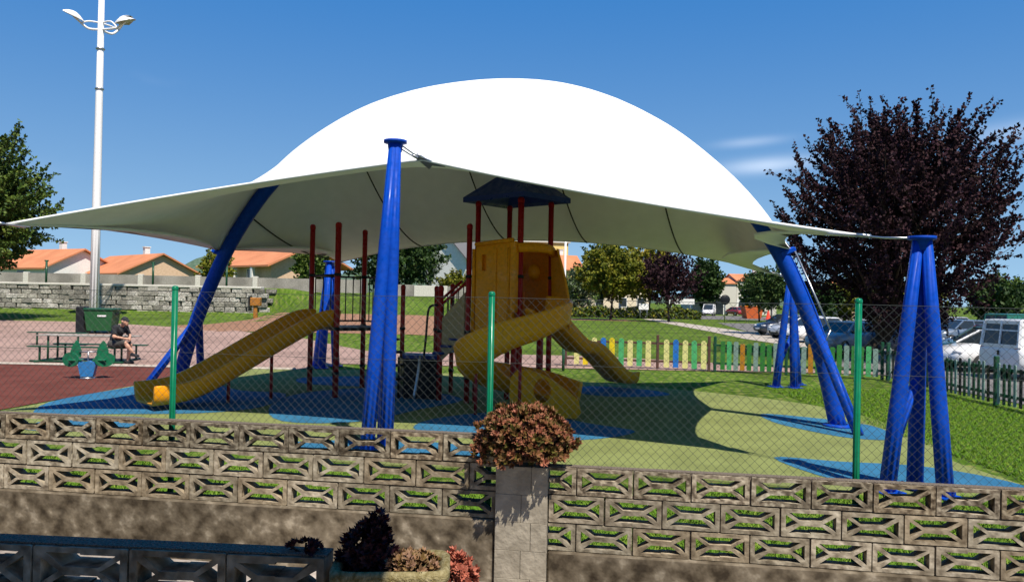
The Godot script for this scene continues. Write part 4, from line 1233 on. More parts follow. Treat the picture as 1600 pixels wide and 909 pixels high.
func near_plants() -> void:
	var rust := [Color(0.03, 0.035, 0.008), Color(0.09, 0.08, 0.016), Color(0.15, 0.07, 0.028), Color(0.26, 0.09, 0.05), Color(0.34, 0.13, 0.085)]
	var b := thing("bush", "rounded reddish brown bush on top of the concrete pillar", "bush", Vector3(0.11, 1.0, -5.73))
	rosette_bush(b, "foliage", Vector3(0.0, 0.18, 0.06), Vector3(0.335, 0.235, 0.3), 1500, 0.04, rust, 701)
	# trough with its plants
	var t := thing("planter_trough", "pale concrete planter trough with thick rounded rim at the end of the near wall", "planter", Vector3(-0.45, 0.905, -3.09), 0.07)
	var st := mk(true)
	var prof := [[0.19, 0.0], [0.205, 0.04], [0.215, 0.2], [0.228, 0.22], [0.228, 0.25], [0.216, 0.262], [0.196, 0.255], [0.184, 0.225], [0.17, 0.14]]
	var rows := []
	for q in prof:
		var row := PackedVector3Array()
		for i in 40:
			var a := TAU * i / 40.0
			var ca := cos(a); var sa := sin(a)
			var sx := signf(ca) * pow(absf(ca), 0.28); var sz := signf(sa) * pow(absf(sa), 0.28)
			row.append(Vector3(sx * q[0], q[1], sz * (q[0] - 0.085)))
		rows.append(row)
	for i in rows.size() - 1:
		for j in 40:
			var m := (j + 1) % 40
			quad(st, rows[i][m], rows[i][j], rows[i + 1][j], rows[i + 1][m])
	obj("trough", st, M.planter, t)
	st = mk()
	box(st, Vector3(0, 0.19, 0), Vector3(0.32, 0.04, 0.14))
	obj("soil", st, M.soil, t)
	var dk := [Color(0.02, 0.007, 0.009), Color(0.045, 0.014, 0.018), Color(0.07, 0.024, 0.024)]
	var p := thing("potted_plant", "dark burgundy upright plant growing in the planter trough", "plant", Vector3(-0.545, 1.11, -3.09))
	rosette_bush(p, "foliage", Vector3(0.0, 0.07, 0.0), Vector3(0.095, 0.12, 0.085), 170, 0.034, dk, 702, -0.9)
	rosette_bush(p, "foliage", Vector3(0.03, 0.16, 0.0), Vector3(0.045, 0.08, 0.045), 70, 0.028, dk, 703, -0.9)
	var p2 := thing("potted_plant", "low brownish succulents spreading over the rim of the planter trough", "plant", Vector3(-0.37, 1.13, -3.06))
	rosette_bush(p2, "foliage", Vector3(0.0, 0.02, 0.0), Vector3(0.11, 0.05, 0.08), 190, 0.024, [Color(0.12, 0.09, 0.02), Color(0.22, 0.12, 0.06), Color(0.26, 0.16, 0.12)], 704, -0.3)
	var p3 := thing("potted_plant", "dark sprigs trailing over the shaded wall beside the planter trough", "plant", Vector3(-0.80, 1.165, -3.12))
	rosette_bush(p3, "foliage", Vector3(0.0, 0.03, 0.0), Vector3(0.06, 0.03, 0.04), 26, 0.024, dk, 705, -0.3)
	var p4 := thing("lane_plant", "small rusty red plant on the lane below the planter trough", "plant", Vector3(-0.34, 0.15, -5.42))
	rosette_bush(p4, "foliage", Vector3(0.0, 0.14, 0.0), Vector3(0.12, 0.14, 0.12), 170, 0.045, [Color(0.3, 0.08, 0.05), Color(0.42, 0.15, 0.1)], 706, -0.9)

# ---------------------------------------------------------------- street furniture and fences
func picket_mesh(w: float, h: float, round_top: bool) -> ArrayMesh:
	var p := PackedVector2Array([Vector2(-w * 0.5, 0.08), Vector2(w * 0.5, 0.08)])
	if round_top:
		for i in 7:
			var a := PI * i / 6.0
			p.append(Vector2(cos(a) * w * 0.5, h - w * 0.5 + sin(a) * w * 0.5))
	else:
		p.append_array(PackedVector2Array([Vector2(w * 0.5, h - 0.02), Vector2(w * 0.3, h), Vector2(-w * 0.3, h), Vector2(-w * 0.5, h - 0.02)]))
	var st := mk()
	extrude(st, p, 0.022)
	st.generate_normals()
	return st.commit()

func picket_fence(label: String, a: Vector3, b: Vector3, step: float, wide: float, h: float, mats: Array, post_at: Array, rail: Material, round_top: bool, sd: int) -> void:
	rng.seed = sd
	var o := thing("picket_fence", label, "fence", a, 0.0)
	o.basis = wall_frame(a, b)
	var L := (b - a).length()
	var pm := [picket_mesh(wide, h, round_top), picket_mesh(wide, h * 0.93, false)]
	var n := int(L / step)
	for i in n:
		var x := (i + 0.5) * step
		var clear := true
		for p in post_at:
			if absf(p - x) < wide * 0.5 + 0.05:
				clear = false
		if not clear:
			continue
		var k := obj("picket", pm[0 if rng.randf() < 0.6 else 1], mats[i % mats.size()], o)
		k.position = Vector3(x, rng.randf_range(-0.015, 0.015), 0.028)
		k.rotation.z = rng.randf_range(-0.012, 0.012)
	for y in [0.27, h * 0.86]:
		var st := mk()
		box(st, Vector3(L * 0.5, y, 0), Vector3(L, 0.07, 0.03), Basis(), 0.006)
		obj("rail", st, rail, o)
	for p in post_at:
		var st := mk()
		box(st, Vector3(p, (h + 0.14) * 0.5, -0.005), Vector3(0.09, h + 0.14, 0.1), Basis(), 0.015)
		obj("post", st, rail, o)

func fences() -> void:
	var yl := paint(lin(0.72, 0.55, 0.02), 60, 0.5, 0.15); var pl := paint(lin(0.68, 0.64, 0.26), 61, 0.5, 0.15); var gr := paint(lin(0.08, 0.40, 0.15), 62, 0.5, 0.15)
	var bl := paint(lin(0.02, 0.16, 0.55), 63, 0.5, 0.15); var gd := paint(lin(0.04, 0.20, 0.04), 64, 0.5, 0.2); var gy := paint(lin(0.22, 0.32, 0.28), 65, 0.5, 0.2); var og := paint(lin(0.45, 0.20, 0.02), 66, 0.5, 0.2); var br := paint(lin(0.10, 0.05, 0.04), 67, 0.7, 0.2)
	picket_fence("picket fence of yellow, blue and green boards beside the pink footpath", Vector3(1.75, 0, -26.0), Vector3(6.35, 0, -25.0), 0.29, 0.17, 0.98, [gr, pl, yl, pl, bl, yl, gr, pl, gr, pl, gr, pl, bl, pl, gr, pl], [0.06, 3.05, 4.66], br, true, 61)
	picket_fence("mostly green picket fence with dark rails behind the far blue mast", Vector3(6.42, 0, -24.98), Vector3(11.05, 0, -23.25), 0.2, 0.14, 0.98, [gd, gd, gr, gy, og, gd, gy, gd, gd, gy], [0.06, 2.2, 4.88], M.dark_green, false, 62)
	picket_fence("dark green picket fence beside the white van and the lawn", Vector3(11.08, 0, -23.2), Vector3(10.75, 0, -13.2), 0.2, 0.085, 0.98, [M.dark_green, gy, M.black, M.dark_green, gy, M.dark_green], [0.1, 2.9, 5.55, 8.2], M.dark_green, false, 63)
	# post standing in the lawn by the wavy slide
	var st := mk(true)
	tube(st, [Vector3(1.62, 0, -24.2), Vector3(1.62, 0.75, -24.2)], 0.045, 10)
	lathe(st, [Vector2(0.055, 0.72), Vector2(0.055, 0.78), Vector2(0, 0.8)], 10, Transform3D(Basis(), Vector3(1.62, 0, -24.2)))
	tag(obj("bollard", st, M.dark_green), "small dark green post in the grass behind the wavy slide", "bollard")

func lamp_mast() -> void:
	var y0 := height(-22.3, -42.0)
	var o := thing("lamp_mast", "tall white floodlight mast standing behind the green bin", "lamp post", Vector3(-22.3, y0, -42.0))
	var st := mk(true)
	tube(st, [Vector3(0, 0, 0), Vector3(0, 5.9, 0), Vector3(0, 11.5, 0), Vector3(0, 17.9, 0)], [0.24, 0.215, 0.185, 0.14], 18)
	obj("pole", st, M.white_paint, o)
	for y in [12.35, 14.5]:
		st = mk(true)
		lathe(st, [Vector2(0.18, y), Vector2(0.225, y + 0.02), Vector2(0.225, y + 0.09), Vector2(0.17, y + 0.11)], 18)
		obj("collar", st, M.steel, o)
	for a in [[Vector3(-0.85, 15.8, 0.4), Vector3(-1.1, 16.05, 0.7), 0.5, -0.35], [Vector3(1.1, 15.55, 0.45), Vector3(1.65, 15.8, 0.7), -0.15, 0.2], [Vector3(0.5, 15.9, -0.9), Vector3(0.95, 16.35, -0.75), -0.9, 0.25]]:
		st = mk(true)
		tube(st, curve([Vector3(0, 15.6, 0), Vector3(a[0].x * 0.6, 15.55, a[0].z * 0.6), a[0]], 4), 0.06, 8)
		tube(st, curve([Vector3(0, 15.95, 0), Vector3(a[0].x * 0.6, 15.95, a[0].z * 0.6), a[0]], 4), 0.045, 8)
		tube(st, [a[0], a[1]], 0.05, 8)
		obj("arm", st, M.white_paint, o)
		st = mk(true)
		var xf := Transform3D(Basis.from_euler(Vector3(0.25, a[2], a[3])), a[1])
		var rows := []
		for i in 9:
			var t := i / 8.0
			var k := sin(PI * clampf(t * 0.9 + 0.08, 0, 1))
			var r := PackedVector3Array()
			for j in 12:
				var an := PI * j / 11.0
				r.append(xf * Vector3(lerpf(-0.52, 0.52, t), sin(an) * 0.26 * k, cos(an) * 0.40 * (0.4 + 0.6 * k)))
			rows.append(r)
		for i in 8:
			for j in 11:
				quad(st, rows[i][j], rows[i + 1][j], rows[i + 1][j + 1], rows[i][j + 1])
		var f := obj("floodlight", st, M.white_paint, o)
		st = mk()
		var lens := PackedVector2Array()
		for i in 9:
			lens.append(Vector2(rows[i][0].x, 0))
		box(st, xf * Vector3(0, 0.0, 0), Vector3(0.9, 0.03, 0.56), xf.basis, 0.01)
		obj("lens", st, solid(lin(0.32, 0.30, 0.26), 0.3), f)

func bench(called: String, label: String, at: Vector3, turn: float, L: float, with_table: bool) -> void:
	var o := thing(called, label, "bench" if not with_table else "picnic table", at, turn)
	var seats := [0.0] if not with_table else [0.0, -1.35]
	for z in seats:
		for k in 2:
			var st := mk()
			box(st, Vector3(0, 0.47, z + (k - 0.5) * 0.13), Vector3(L, 0.035, 0.12), Basis(), 0.008)
			obj("seat_plank", st, M.dark_green, o)
	if with_table:
		for k in 5:
			var st := mk()
			box(st, Vector3(0, 0.78, -0.675 + (k - 2) * 0.15), Vector3(L, 0.035, 0.14), Basis(), 0.008)
			obj("table_plank", st, M.grey_wall, o)
	for s in [-1, 1]:
		var x: float = s * (L * 0.5 - 0.33)
		var st := mk(true)
		if with_table:
			tube(st, [Vector3(x, 0.03, 0.25), Vector3(x, 0.03, -1.6)], 0.035, 8)
			for z in [0.0, -1.35, -0.42, -0.93]:
				tube(st, [Vector3(x, 0.03, z), Vector3(x, 0.46 if z > -0.2 or z < -1.2 else 0.765, z)], 0.032, 8)
		else:
			tube(st, [Vector3(x, 0.0, 0), Vector3(x, 0.46, 0)], 0.035, 8)
		obj("leg_frame", st, M.dark_green, o)
	if with_table:
		var st := mk(true)
		tube(st, [Vector3(-L * 0.5 + 0.05, 0.035, 0.02), Vector3(L * 0.5 - 0.05, 0.035, 0.02)], 0.03, 8)
		obj("ground_bar", st, M.dark_green, o)

func spring_rider() -> void:
	var o := thing("spring_rider", "green and blue spring rider on the red rubber surface", "spring rider", Vector3(-10.47, 0.012, -19.5), 0.25)
	var st := mk(true)
	var pts := []
	for i in 60:
		var a := i * TAU * 6.0 / 60.0
		pts.append(Vector3(cos(a) * 0.1, 0.05 + i * 0.0052, sin(a) * 0.1))
	tube(st, pts, 0.018, 6)
	obj("spring", st, M.black, o)
	st = mk(true)
	lathe(st, [Vector2(0, 0), Vector2(0.17, 0), Vector2(0.17, 0.03), Vector2(0.12, 0.05), Vector2(0, 0.05)], 18)
	obj("base_plate", st, M.steel, o)
	var blue := paint(lin(0.03, 0.17, 0.42), 70, 0.4, 0.2)
	st = mk()
	extrude(st, PackedVector2Array([Vector2(-0.14, 0.06), Vector2(0.14, 0.06), Vector2(0.22, 0.44), Vector2(0.1, 0.40), Vector2(0.03, 0.44), Vector2(-0.1, 0.40), Vector2(-0.22, 0.44)]), 0.24)
	obj("body", st, blue, o)
	var gm := paint(lin(0.012, 0.15, 0.07), 71, 0.35, 0.15)
	for s in [-1, 1]:
		st = mk()
		var p := PackedVector2Array()
		for i in 14:
			var a := TAU * i / 14.0
			p.append(Vector2(cos(a) * 0.24, 0.47 + sin(a) * 0.18))
		extrude(st, p, 0.035, Transform3D(Basis(Vector3.UP, 0.5 * s), Vector3(0.38 * s, 0, 0.03)))
		var k := obj("side_panel", st, gm, o)
		st = mk()
		extrude(st, PackedVector2Array([Vector2(-0.13, 0.52), Vector2(0.13, 0.52), Vector2(0.14, 0.68), Vector2(0.06, 0.9), Vector2(0.01, 0.94), Vector2(-0.07, 0.82), Vector2(-0.13, 0.66)]), 0.035, Transform3D(Basis(Vector3.UP, 0.3 * s), Vector3(0.30 * s, 0, -0.08)))
		obj("backrest", st, gm, k)
		st = mk()
		box(st, Vector3(0.27 * s, 0.46, 0), Vector3(0.3, 0.05, 0.26), Basis(), 0.015)
		obj("seat", st, gm, k)
	st = mk(true)
	tube(st, [Vector3(-0.2, 0.66, 0), Vector3(0.2, 0.66, 0)], 0.016, 8)
	tube(st, [Vector3(0, 0.44, 0), Vector3(0, 0.66, 0)], 0.018, 8)
	obj("handle", st, M.steel, o)

func wheel_bin() -> void:
	var y := height(-18.0, -35.0)
	var o := thing("waste_container", "green waste container standing against the white mast", "bin", Vector3(-18.2, y + 0.02, -35.0), 0.12)
	var st := mk()
	var a := [Vector3(-0.5, 0.12, 0.4), Vector3(0.5, 0.12, 0.4), Vector3(0.5, 0.12, -0.4), Vector3(-0.5, 0.12, -0.4)]
	var b := [Vector3(-0.6, 1.0, 0.48), Vector3(0.6, 1.0, 0.48), Vector3(0.6, 1.0, -0.48), Vector3(-0.6, 1.0, -0.48)]
	for i in 4:
		var j := (i + 1) % 4
		quad(st, a[i], a[j], b[j], b[i])
	quad(st, a[3], a[2], a[1], a[0])
	obj("body", st, M.bin, o)
	st = mk()
	box(st, Vector3(0, 1.06, 0), Vector3(1.28, 0.1, 1.04), Basis(), 0.03)
	obj("lid", st, M.dark_green, o)
	st = mk()
	box(st, Vector3(0.15, 0.78, 0.475), Vector3(0.36, 0.07, 0.02), Basis(Vector3.RIGHT, 0.09))
	obj("label_strip", st, M.white_paint, o)
	for s in [-1, 1]:
		st = mk()
		box(st, Vector3(0.62 * s, 0.86, 0), Vector3(0.06, 0.1, 0.3), Basis(), 0.01)
		obj("lifting_arm", st, M.black, o)
		for z in [-0.3, 0.3]:
			st = mk(true)
			tube(st, [Vector3(0.42 * s - 0.03, 0.08, z), Vector3(0.42 * s + 0.03, 0.08, z)], 0.08, 12)
			obj("wheel", st, M.tyre, o)
	st = mk()
	box(st, Vector3(-0.85, 0.58, 0.0), Vector3(0.36, 1.16, 0.5), Basis(), 0.02)
	tag(obj("cabinet", st, M.black, o), "dark brown cabinet")

# ---------------------------------------------------------------- vehicles; the local x axis points forward
func car(called: String, label: String, at: Vector3, turn: float, paintwork: Material, kind: String, cat := "car") -> void:
	var o := thing(called, label, cat, at, turn, "vehicles in the car park")
	var L := 4.2; var W := 0.86
	var van := kind == "van"
	# stations: x, underside, shoulder height, half width
	var stn := [[-2.1, 0.42, 0.62, 0.70], [-2.05, 0.30, 0.84, 0.78], [-1.85, 0.24, 0.95, W], [-1.0, 0.22, 0.97, W], [0.3, 0.22, 0.95, W], [1.05, 0.22, 0.92, W], [1.6, 0.24, 0.82, 0.83], [1.95, 0.28, 0.72, 0.76], [2.1, 0.38, 0.56, 0.62]]
	var gl := [-1.85, -1.35, 0.35, 1.05, 1.45]      # rear glass foot, rear roof, front roof, screen foot, roof height
	if van:
		stn = [[-2.1, 0.40, 0.9, 0.82], [-2.08, 0.30, 1.02, W], [-1.85, 0.24, 1.04, W + 0.02], [-1.0, 0.22, 1.04, W + 0.02], [0.3, 0.22, 1.02, W + 0.02], [1.1, 0.22, 0.98, W], [1.6, 0.24, 0.86, 0.82], [1.95, 0.28, 0.74, 0.74], [2.1, 0.38, 0.56, 0.6]]
		gl = [-2.06, -1.96, 0.35, 1.15, 1.84]
	elif kind == "saloon":
		gl = [-1.45, -0.85, 0.3, 1.05, 1.42]
	var st := mk(true)
	var rows := []
	for s in stn:
		var y0: float = s[1]; var y1: float = s[2]; var w: float = s[3]
		rows.append(PackedVector3Array([Vector3(s[0], y0, -w * 0.9), Vector3(s[0], lerpf(y0, y1, 0.35), -w), Vector3(s[0], lerpf(y0, y1, 0.75), -w), Vector3(s[0], y1, -w * 0.90), Vector3(s[0], y1 + 0.025, 0), Vector3(s[0], y1, w * 0.90), Vector3(s[0], lerpf(y0, y1, 0.75), w), Vector3(s[0], lerpf(y0, y1, 0.35), w), Vector3(s[0], y0, w * 0.9)]))
	for i in rows.size() - 1:
		for j in 9:
			var m := (j + 1) % 9
			quad(st, rows[i][j], rows[i + 1][j], rows[i + 1][m], rows[i][m])
	for e in [0, rows.size() - 1]:
		for j in range(1, 8):
			if e == 0:
				tri(st, rows[e][0], rows[e][j], rows[e][j + 1])
			else:
				tri(st, rows[e][0], rows[e][j + 1], rows[e][j])
	obj("body", st, paintwork, o)
	# cabin: glass below, roof and pillars in the paint
	var yb := 0.93 if not van else 1.0
	var wb := W * 0.90; var wt := W * (0.68 if not van else 0.84); var h: float = gl[4]
	var foot := [Vector3(gl[0], yb, -wb), Vector3(gl[3], yb, -wb), Vector3(gl[3], yb, wb), Vector3(gl[0], yb, wb)]
	var head := [Vector3(gl[1], h - 0.05, -wt), Vector3(gl[2], h - 0.05, -wt), Vector3(gl[2], h - 0.05, wt), Vector3(gl[1], h - 0.05, wt)]
	st = mk()
	for i in 4:
		var j := (i + 1) % 4
		quad(st, foot[j], foot[i], head[i], head[j])
	var cabin := obj("cabin_glass", st, M.glass, o)
	st = mk(true)
	var rf := []
	for k in [[0.0, 1.0], [0.03, 0.97], [0.05, 0.86], [0.06, 0.0]]:
		var r := []
		for p in head:
			var c := Vector3((gl[1] + gl[2]) * 0.5, 0, 0)
			r.append(Vector3(lerpf(c.x, p.x, k[1]) , p.y + k[0], p.z * k[1]))
		rf.append(r)
	for k in 3:
		for i in 4:
			var j := (i + 1) % 4
			quad(st, rf[k][j], rf[k][i], rf[k + 1][i], rf[k + 1][j])
	obj("roof", st, paintwork, o)
	st = mk()
	for i in 4:
		tube(st, [foot[i] * Vector3(1, 1, 1.01), head[i] * Vector3(1, 1, 1.01)], 0.045 if not van else 0.06, 6)
	for x in ([-0.3] if not van else [-1.2, -0.1]):
		for s in [-1, 1]:
			tube(st, [Vector3(x, yb, wb * s * 1.005), Vector3(x, h - 0.05, wt * s * 1.005)], 0.04, 6)
	for i in 4:
		tube(st, [head[i], head[(i + 1) % 4]], 0.04, 6)
	obj("pillars", st, paintwork, cabin)
	if van:       # closed load bay and rear doors
		for s in [-1, 1]:
			st = mk()
			var q := [Vector3(gl[0] + 0.01, yb, wb * s * 1.01), Vector3(-0.15, yb, wb * s * 1.01), Vector3(-0.15, h - 0.05, wt * s * 1.015), Vector3(gl[1], h - 0.05, wt * s * 1.015)]
			out_quad(st, q[0], q[1], q[2], q[3], Vector3(0, 1.2, 0))
			obj("side_panel", st, paintwork, o)
		st = mk()
		box(st, Vector3(gl[0] + 0.035, (yb + h) * 0.5, 0), Vector3(0.04, h - yb - 0.08, 0.06), Basis(Vector3(0, 0, 1), -0.12))
		box(st, Vector3(gl[0] + 0.06, 1.50, 0), Vector3(0.03, 0.04, wt * 1.9), Basis(Vector3(0, 0, 1), -0.12))
		box(st, Vector3(gl[0] + 0.09, h - 0.10, 0), Vector3(0.06, 0.1, wt * 1.95), Basis())
		box(st, Vector3(gl[0] + 0.0, yb + 0.03, 0), Vector3(0.08, 0.1, wb * 1.95), Basis())
		obj("rear_door_frame", st, paintwork, o)
		st = mk()
		box(st, Vector3(-2.13, 0.82, 0.02), Vector3(0.03, 0.14, 0.07), Basis(), 0.01)
		obj("handle", st, M.black, o)
	for x in [-1.32, 1.32]:
		for s in [-1, 1]:
			var c := Vector3(x, 0.31, s * (W - 0.1))
			st = mk(true)
			tube(st, [c - Vector3(0, 0, 0.1), c + Vector3(0, 0, 0.1)], 0.31, 20)
			var wh := obj("wheel", st, M.tyre, o)
			st = mk(true)
			tube(st, [c - Vector3(0, 0, 0.106), c + Vector3(0, 0, 0.106)], 0.19, 14)
			obj("rim", st, M.rim, wh)
	for s in [-1, 1]:
		st = mk(true)
		box(st, Vector3(1.93, 0.66, 0.55 * s), Vector3(0.24, 0.12, 0.34), Basis(Vector3.UP, -0.35 * s), 0.03)
		obj("headlight", st, M.lamp_clear, o)
		st = mk(true)
		box(st, Vector3(-2.04, 0.80 if not van else 0.84, 0.70 * s), Vector3(0.1, 0.16 if not van else 0.34, 0.16), Basis(), 0.02)
		obj("tail_light", st, M.lamp_red, o)
		st = mk(true)
		box(st, Vector3(0.85, 0.98, (W + 0.07) * s), Vector3(0.1, 0.13, 0.18), Basis(), 0.03)
		obj("wing_mirror", st, M.black, o)
	st = mk()
	box(st, Vector3(-2.12, 0.66, 0), Vector3(0.02, 0.11, 0.5))
	box(st, Vector3(2.12, 0.46, 0), Vector3(0.02, 0.11, 0.5))
	obj("number_plate", st, M.white_paint, o)
	st = mk()
	box(st, Vector3(2.07, 0.40, 0), Vector3(0.06, 0.2, 0.9), Basis(), 0.02)
	obj("grille", st, M.black, o)

func vehicles() -> void:
	var paintjob := func(r, g, b, sd): 
		var m := solid(lin(r, g, b), 0.35)
		m.clearcoat_enabled = true; m.clearcoat = 0.8; m.clearcoat_roughness = 0.08
		return m
	var white = paintjob.call(0.72, 0.72, 0.72, 1); var silver = paintjob.call(0.36, 0.38, 0.42, 2); var navy = paintjob.call(0.015, 0.022, 0.045, 3); var teal = paintjob.call(0.02, 0.07, 0.075, 4); var slate = paintjob.call(0.10, 0.14, 0.20, 5); var red = paintjob.call(0.30, 0.012, 0.018, 6); var maroon = paintjob.call(0.06, 0.012, 0.02, 7); var green = paintjob.call(0.01, 0.13, 0.08, 8)
	car("van", "dusty white panel van with two rear windows behind the dark green fence", Vector3(17.0, 0.02, -24.3), 0.11, white, "van", "van")
	car("parked_car", "white car with its bonnet showing beside the white panel van", Vector3(16.9, 0.02, -27.2), PI + 0.12, white, "saloon")
	car("parked_car", "dark teal car behind the white bonnet", Vector3(18.3, 0.02, -29.9), PI + 0.1, teal, "hatch")
	car("parked_car", "maroon dark car beside the teal car", Vector3(20.6, 0.02, -33.6), PI + 0.12, maroon, "hatch")
	car("parked_car", "grey blue hatchback parked beyond the maroon car", Vector3(26.0, 0.02, -45.5), PI + 0.2, slate, "hatch")
	car("parked_car", "slate blue car with red tail light next to the trunk of the copper tree", Vector3(18.2, 0.02, -36.5), 0.5, slate, "hatch")
	car("parked_car", "white car half hidden by the copper tree trunk", Vector3(18.9, 0.02, -41.0), PI + 0.35, white, "hatch")
	car("parked_car", "silver saloon with its nose towards the dark picket fence", Vector3(15.3, 0.02, -36.0), PI + 0.6, silver, "saloon")
	car("parked_car", "white estate car seen through the leaning arch foot", Vector3(17.5, 0.02, -45.5), PI + 0.5, white, "hatch")
	car("parked_car", "silver hatchback just beyond the navy car", Vector3(18.4, 0.02, -50.0), PI + 0.35, silver, "hatch")
	car("parked_car", "navy car with pale windscreen at the end of the parked row", Vector3(18.9, 0.02, -54.2), PI + 0.2, navy, "hatch")
	car("van", "dark van with a green roof behind the white panel van", Vector3(30.5, 0.02, -47.0), 0.3, green, "van", "van")
	car("van", "navy van parked towards the tree belt", Vector3(27.3, 0.02, -52.0), 0.35, navy, "van", "van")
	car("parked_car", "pale silver car parked in the far row", Vector3(32.0, 0.02, -58.0), PI + 0.3, silver, "hatch")
	car("van", "small white van driving on the far road", Vector3(31.6, 0.04, -126.0), -PI * 0.62, white, "van", "van")
	car("parked_car", "red car parked by the arched stone house", Vector3(37.5, 0.04, -132.0), PI * 0.6, red, "hatch")

# ---------------------------------------------------------------- buildings
func house(called: String, label: String, at: Vector3, turn: float, w: float, dp: float, eave: float, ridge: float, wall: Material, roof: Material, windows: Array, over := 0.5) -> Node3D:
	var o := thing(called, label, "house", at, turn)
	var x := w * 0.5; var z := dp * 0.5
	var st := mk()
	for s in [[Vector3(-x, 0, z), Vector3(x, 0, z)], [Vector3(x, 0, -z), Vector3(-x, 0, -z)]]:
		quad(st, s[0], s[1], s[1] + Vector3(0, eave, 0), s[0] + Vector3(0, eave, 0))
	for s in [1, -1]:
		var a := Vector3(x * s, 0, z * s); var b := Vector3(x * s, 0, -z * s)
		quad(st, a, b, b + Vector3(0, eave, 0), a + Vector3(0, eave, 0))
		if ridge > eave:
			tri(st, a + Vector3(0, eave, 0), b + Vector3(0, eave, 0), Vector3(x * s, ridge - 0.05, 0))
	obj("wall", st, wall, o)
	var rf := mk()
	if ridge > eave:
		var k := (ridge - eave) / z
		for s in [1, -1]:
			var lo := eave - k * over
			var p := [Vector3(-x - over, lo, (z + over) * s), Vector3(x + over, lo, (z + over) * s), Vector3(x + over, ridge, 0), Vector3(-x - over, ridge, 0)]
			var up := Vector3(0, 0.18, 0)
			var c := Vector3(0, 0, 0)
			out_quad(rf, p[0] + up, p[1] + up, p[2] + up, p[3] + up, c)
			for e in 4:
				var q: Vector3 = p[e]; var r: Vector3 = p[(e + 1) % 4]
				if e != 2:
					out_quad(rf, q, r, r + up, q + up, c)
			quad(rf, p[0], p[3], p[2], p[1])
	else:
		box(rf, Vector3(0, eave + 0.15, 0), Vector3(w + over * 2, 0.3, dp + over * 2))
	var roof_part := obj("roof", rf, roof, o)
	if ridge > eave:
		st = mk()
		box(st, Vector3(x * 0.3, ridge + 0.35, -0.4), Vector3(0.6, 1.3, 0.6))
		box(st, Vector3(x * 0.3, ridge + 1.05, -0.4), Vector3(0.76, 0.1, 0.76))
		obj("chimney", st, M.render_white, roof_part)
	for q in windows:      # side, along, bottom, width, height
		var f := Basis() if q[0] == 0 else Basis(Vector3.UP, -PI / 2) if q[0] == 1 else Basis(Vector3.UP, PI / 2)
		var base := f * Vector3(q[1], 0, (z if q[0] == 0 else x))
		st = mk()
		box(st, base + Vector3(0, q[2] + q[4] * 0.5, 0), Vector3(q[3] + 0.24, q[4] + 0.24, 0.14), f)
		var fr := obj("window", st, M.render_white, o)
		st = mk()
		box(st, base + f * Vector3(0, 0, 0.06) + Vector3(0, q[2] + q[4] * 0.5, 0), Vector3(q[3], q[4], 0.05), f)
		obj("pane", st, M.glass, fr)
	return o

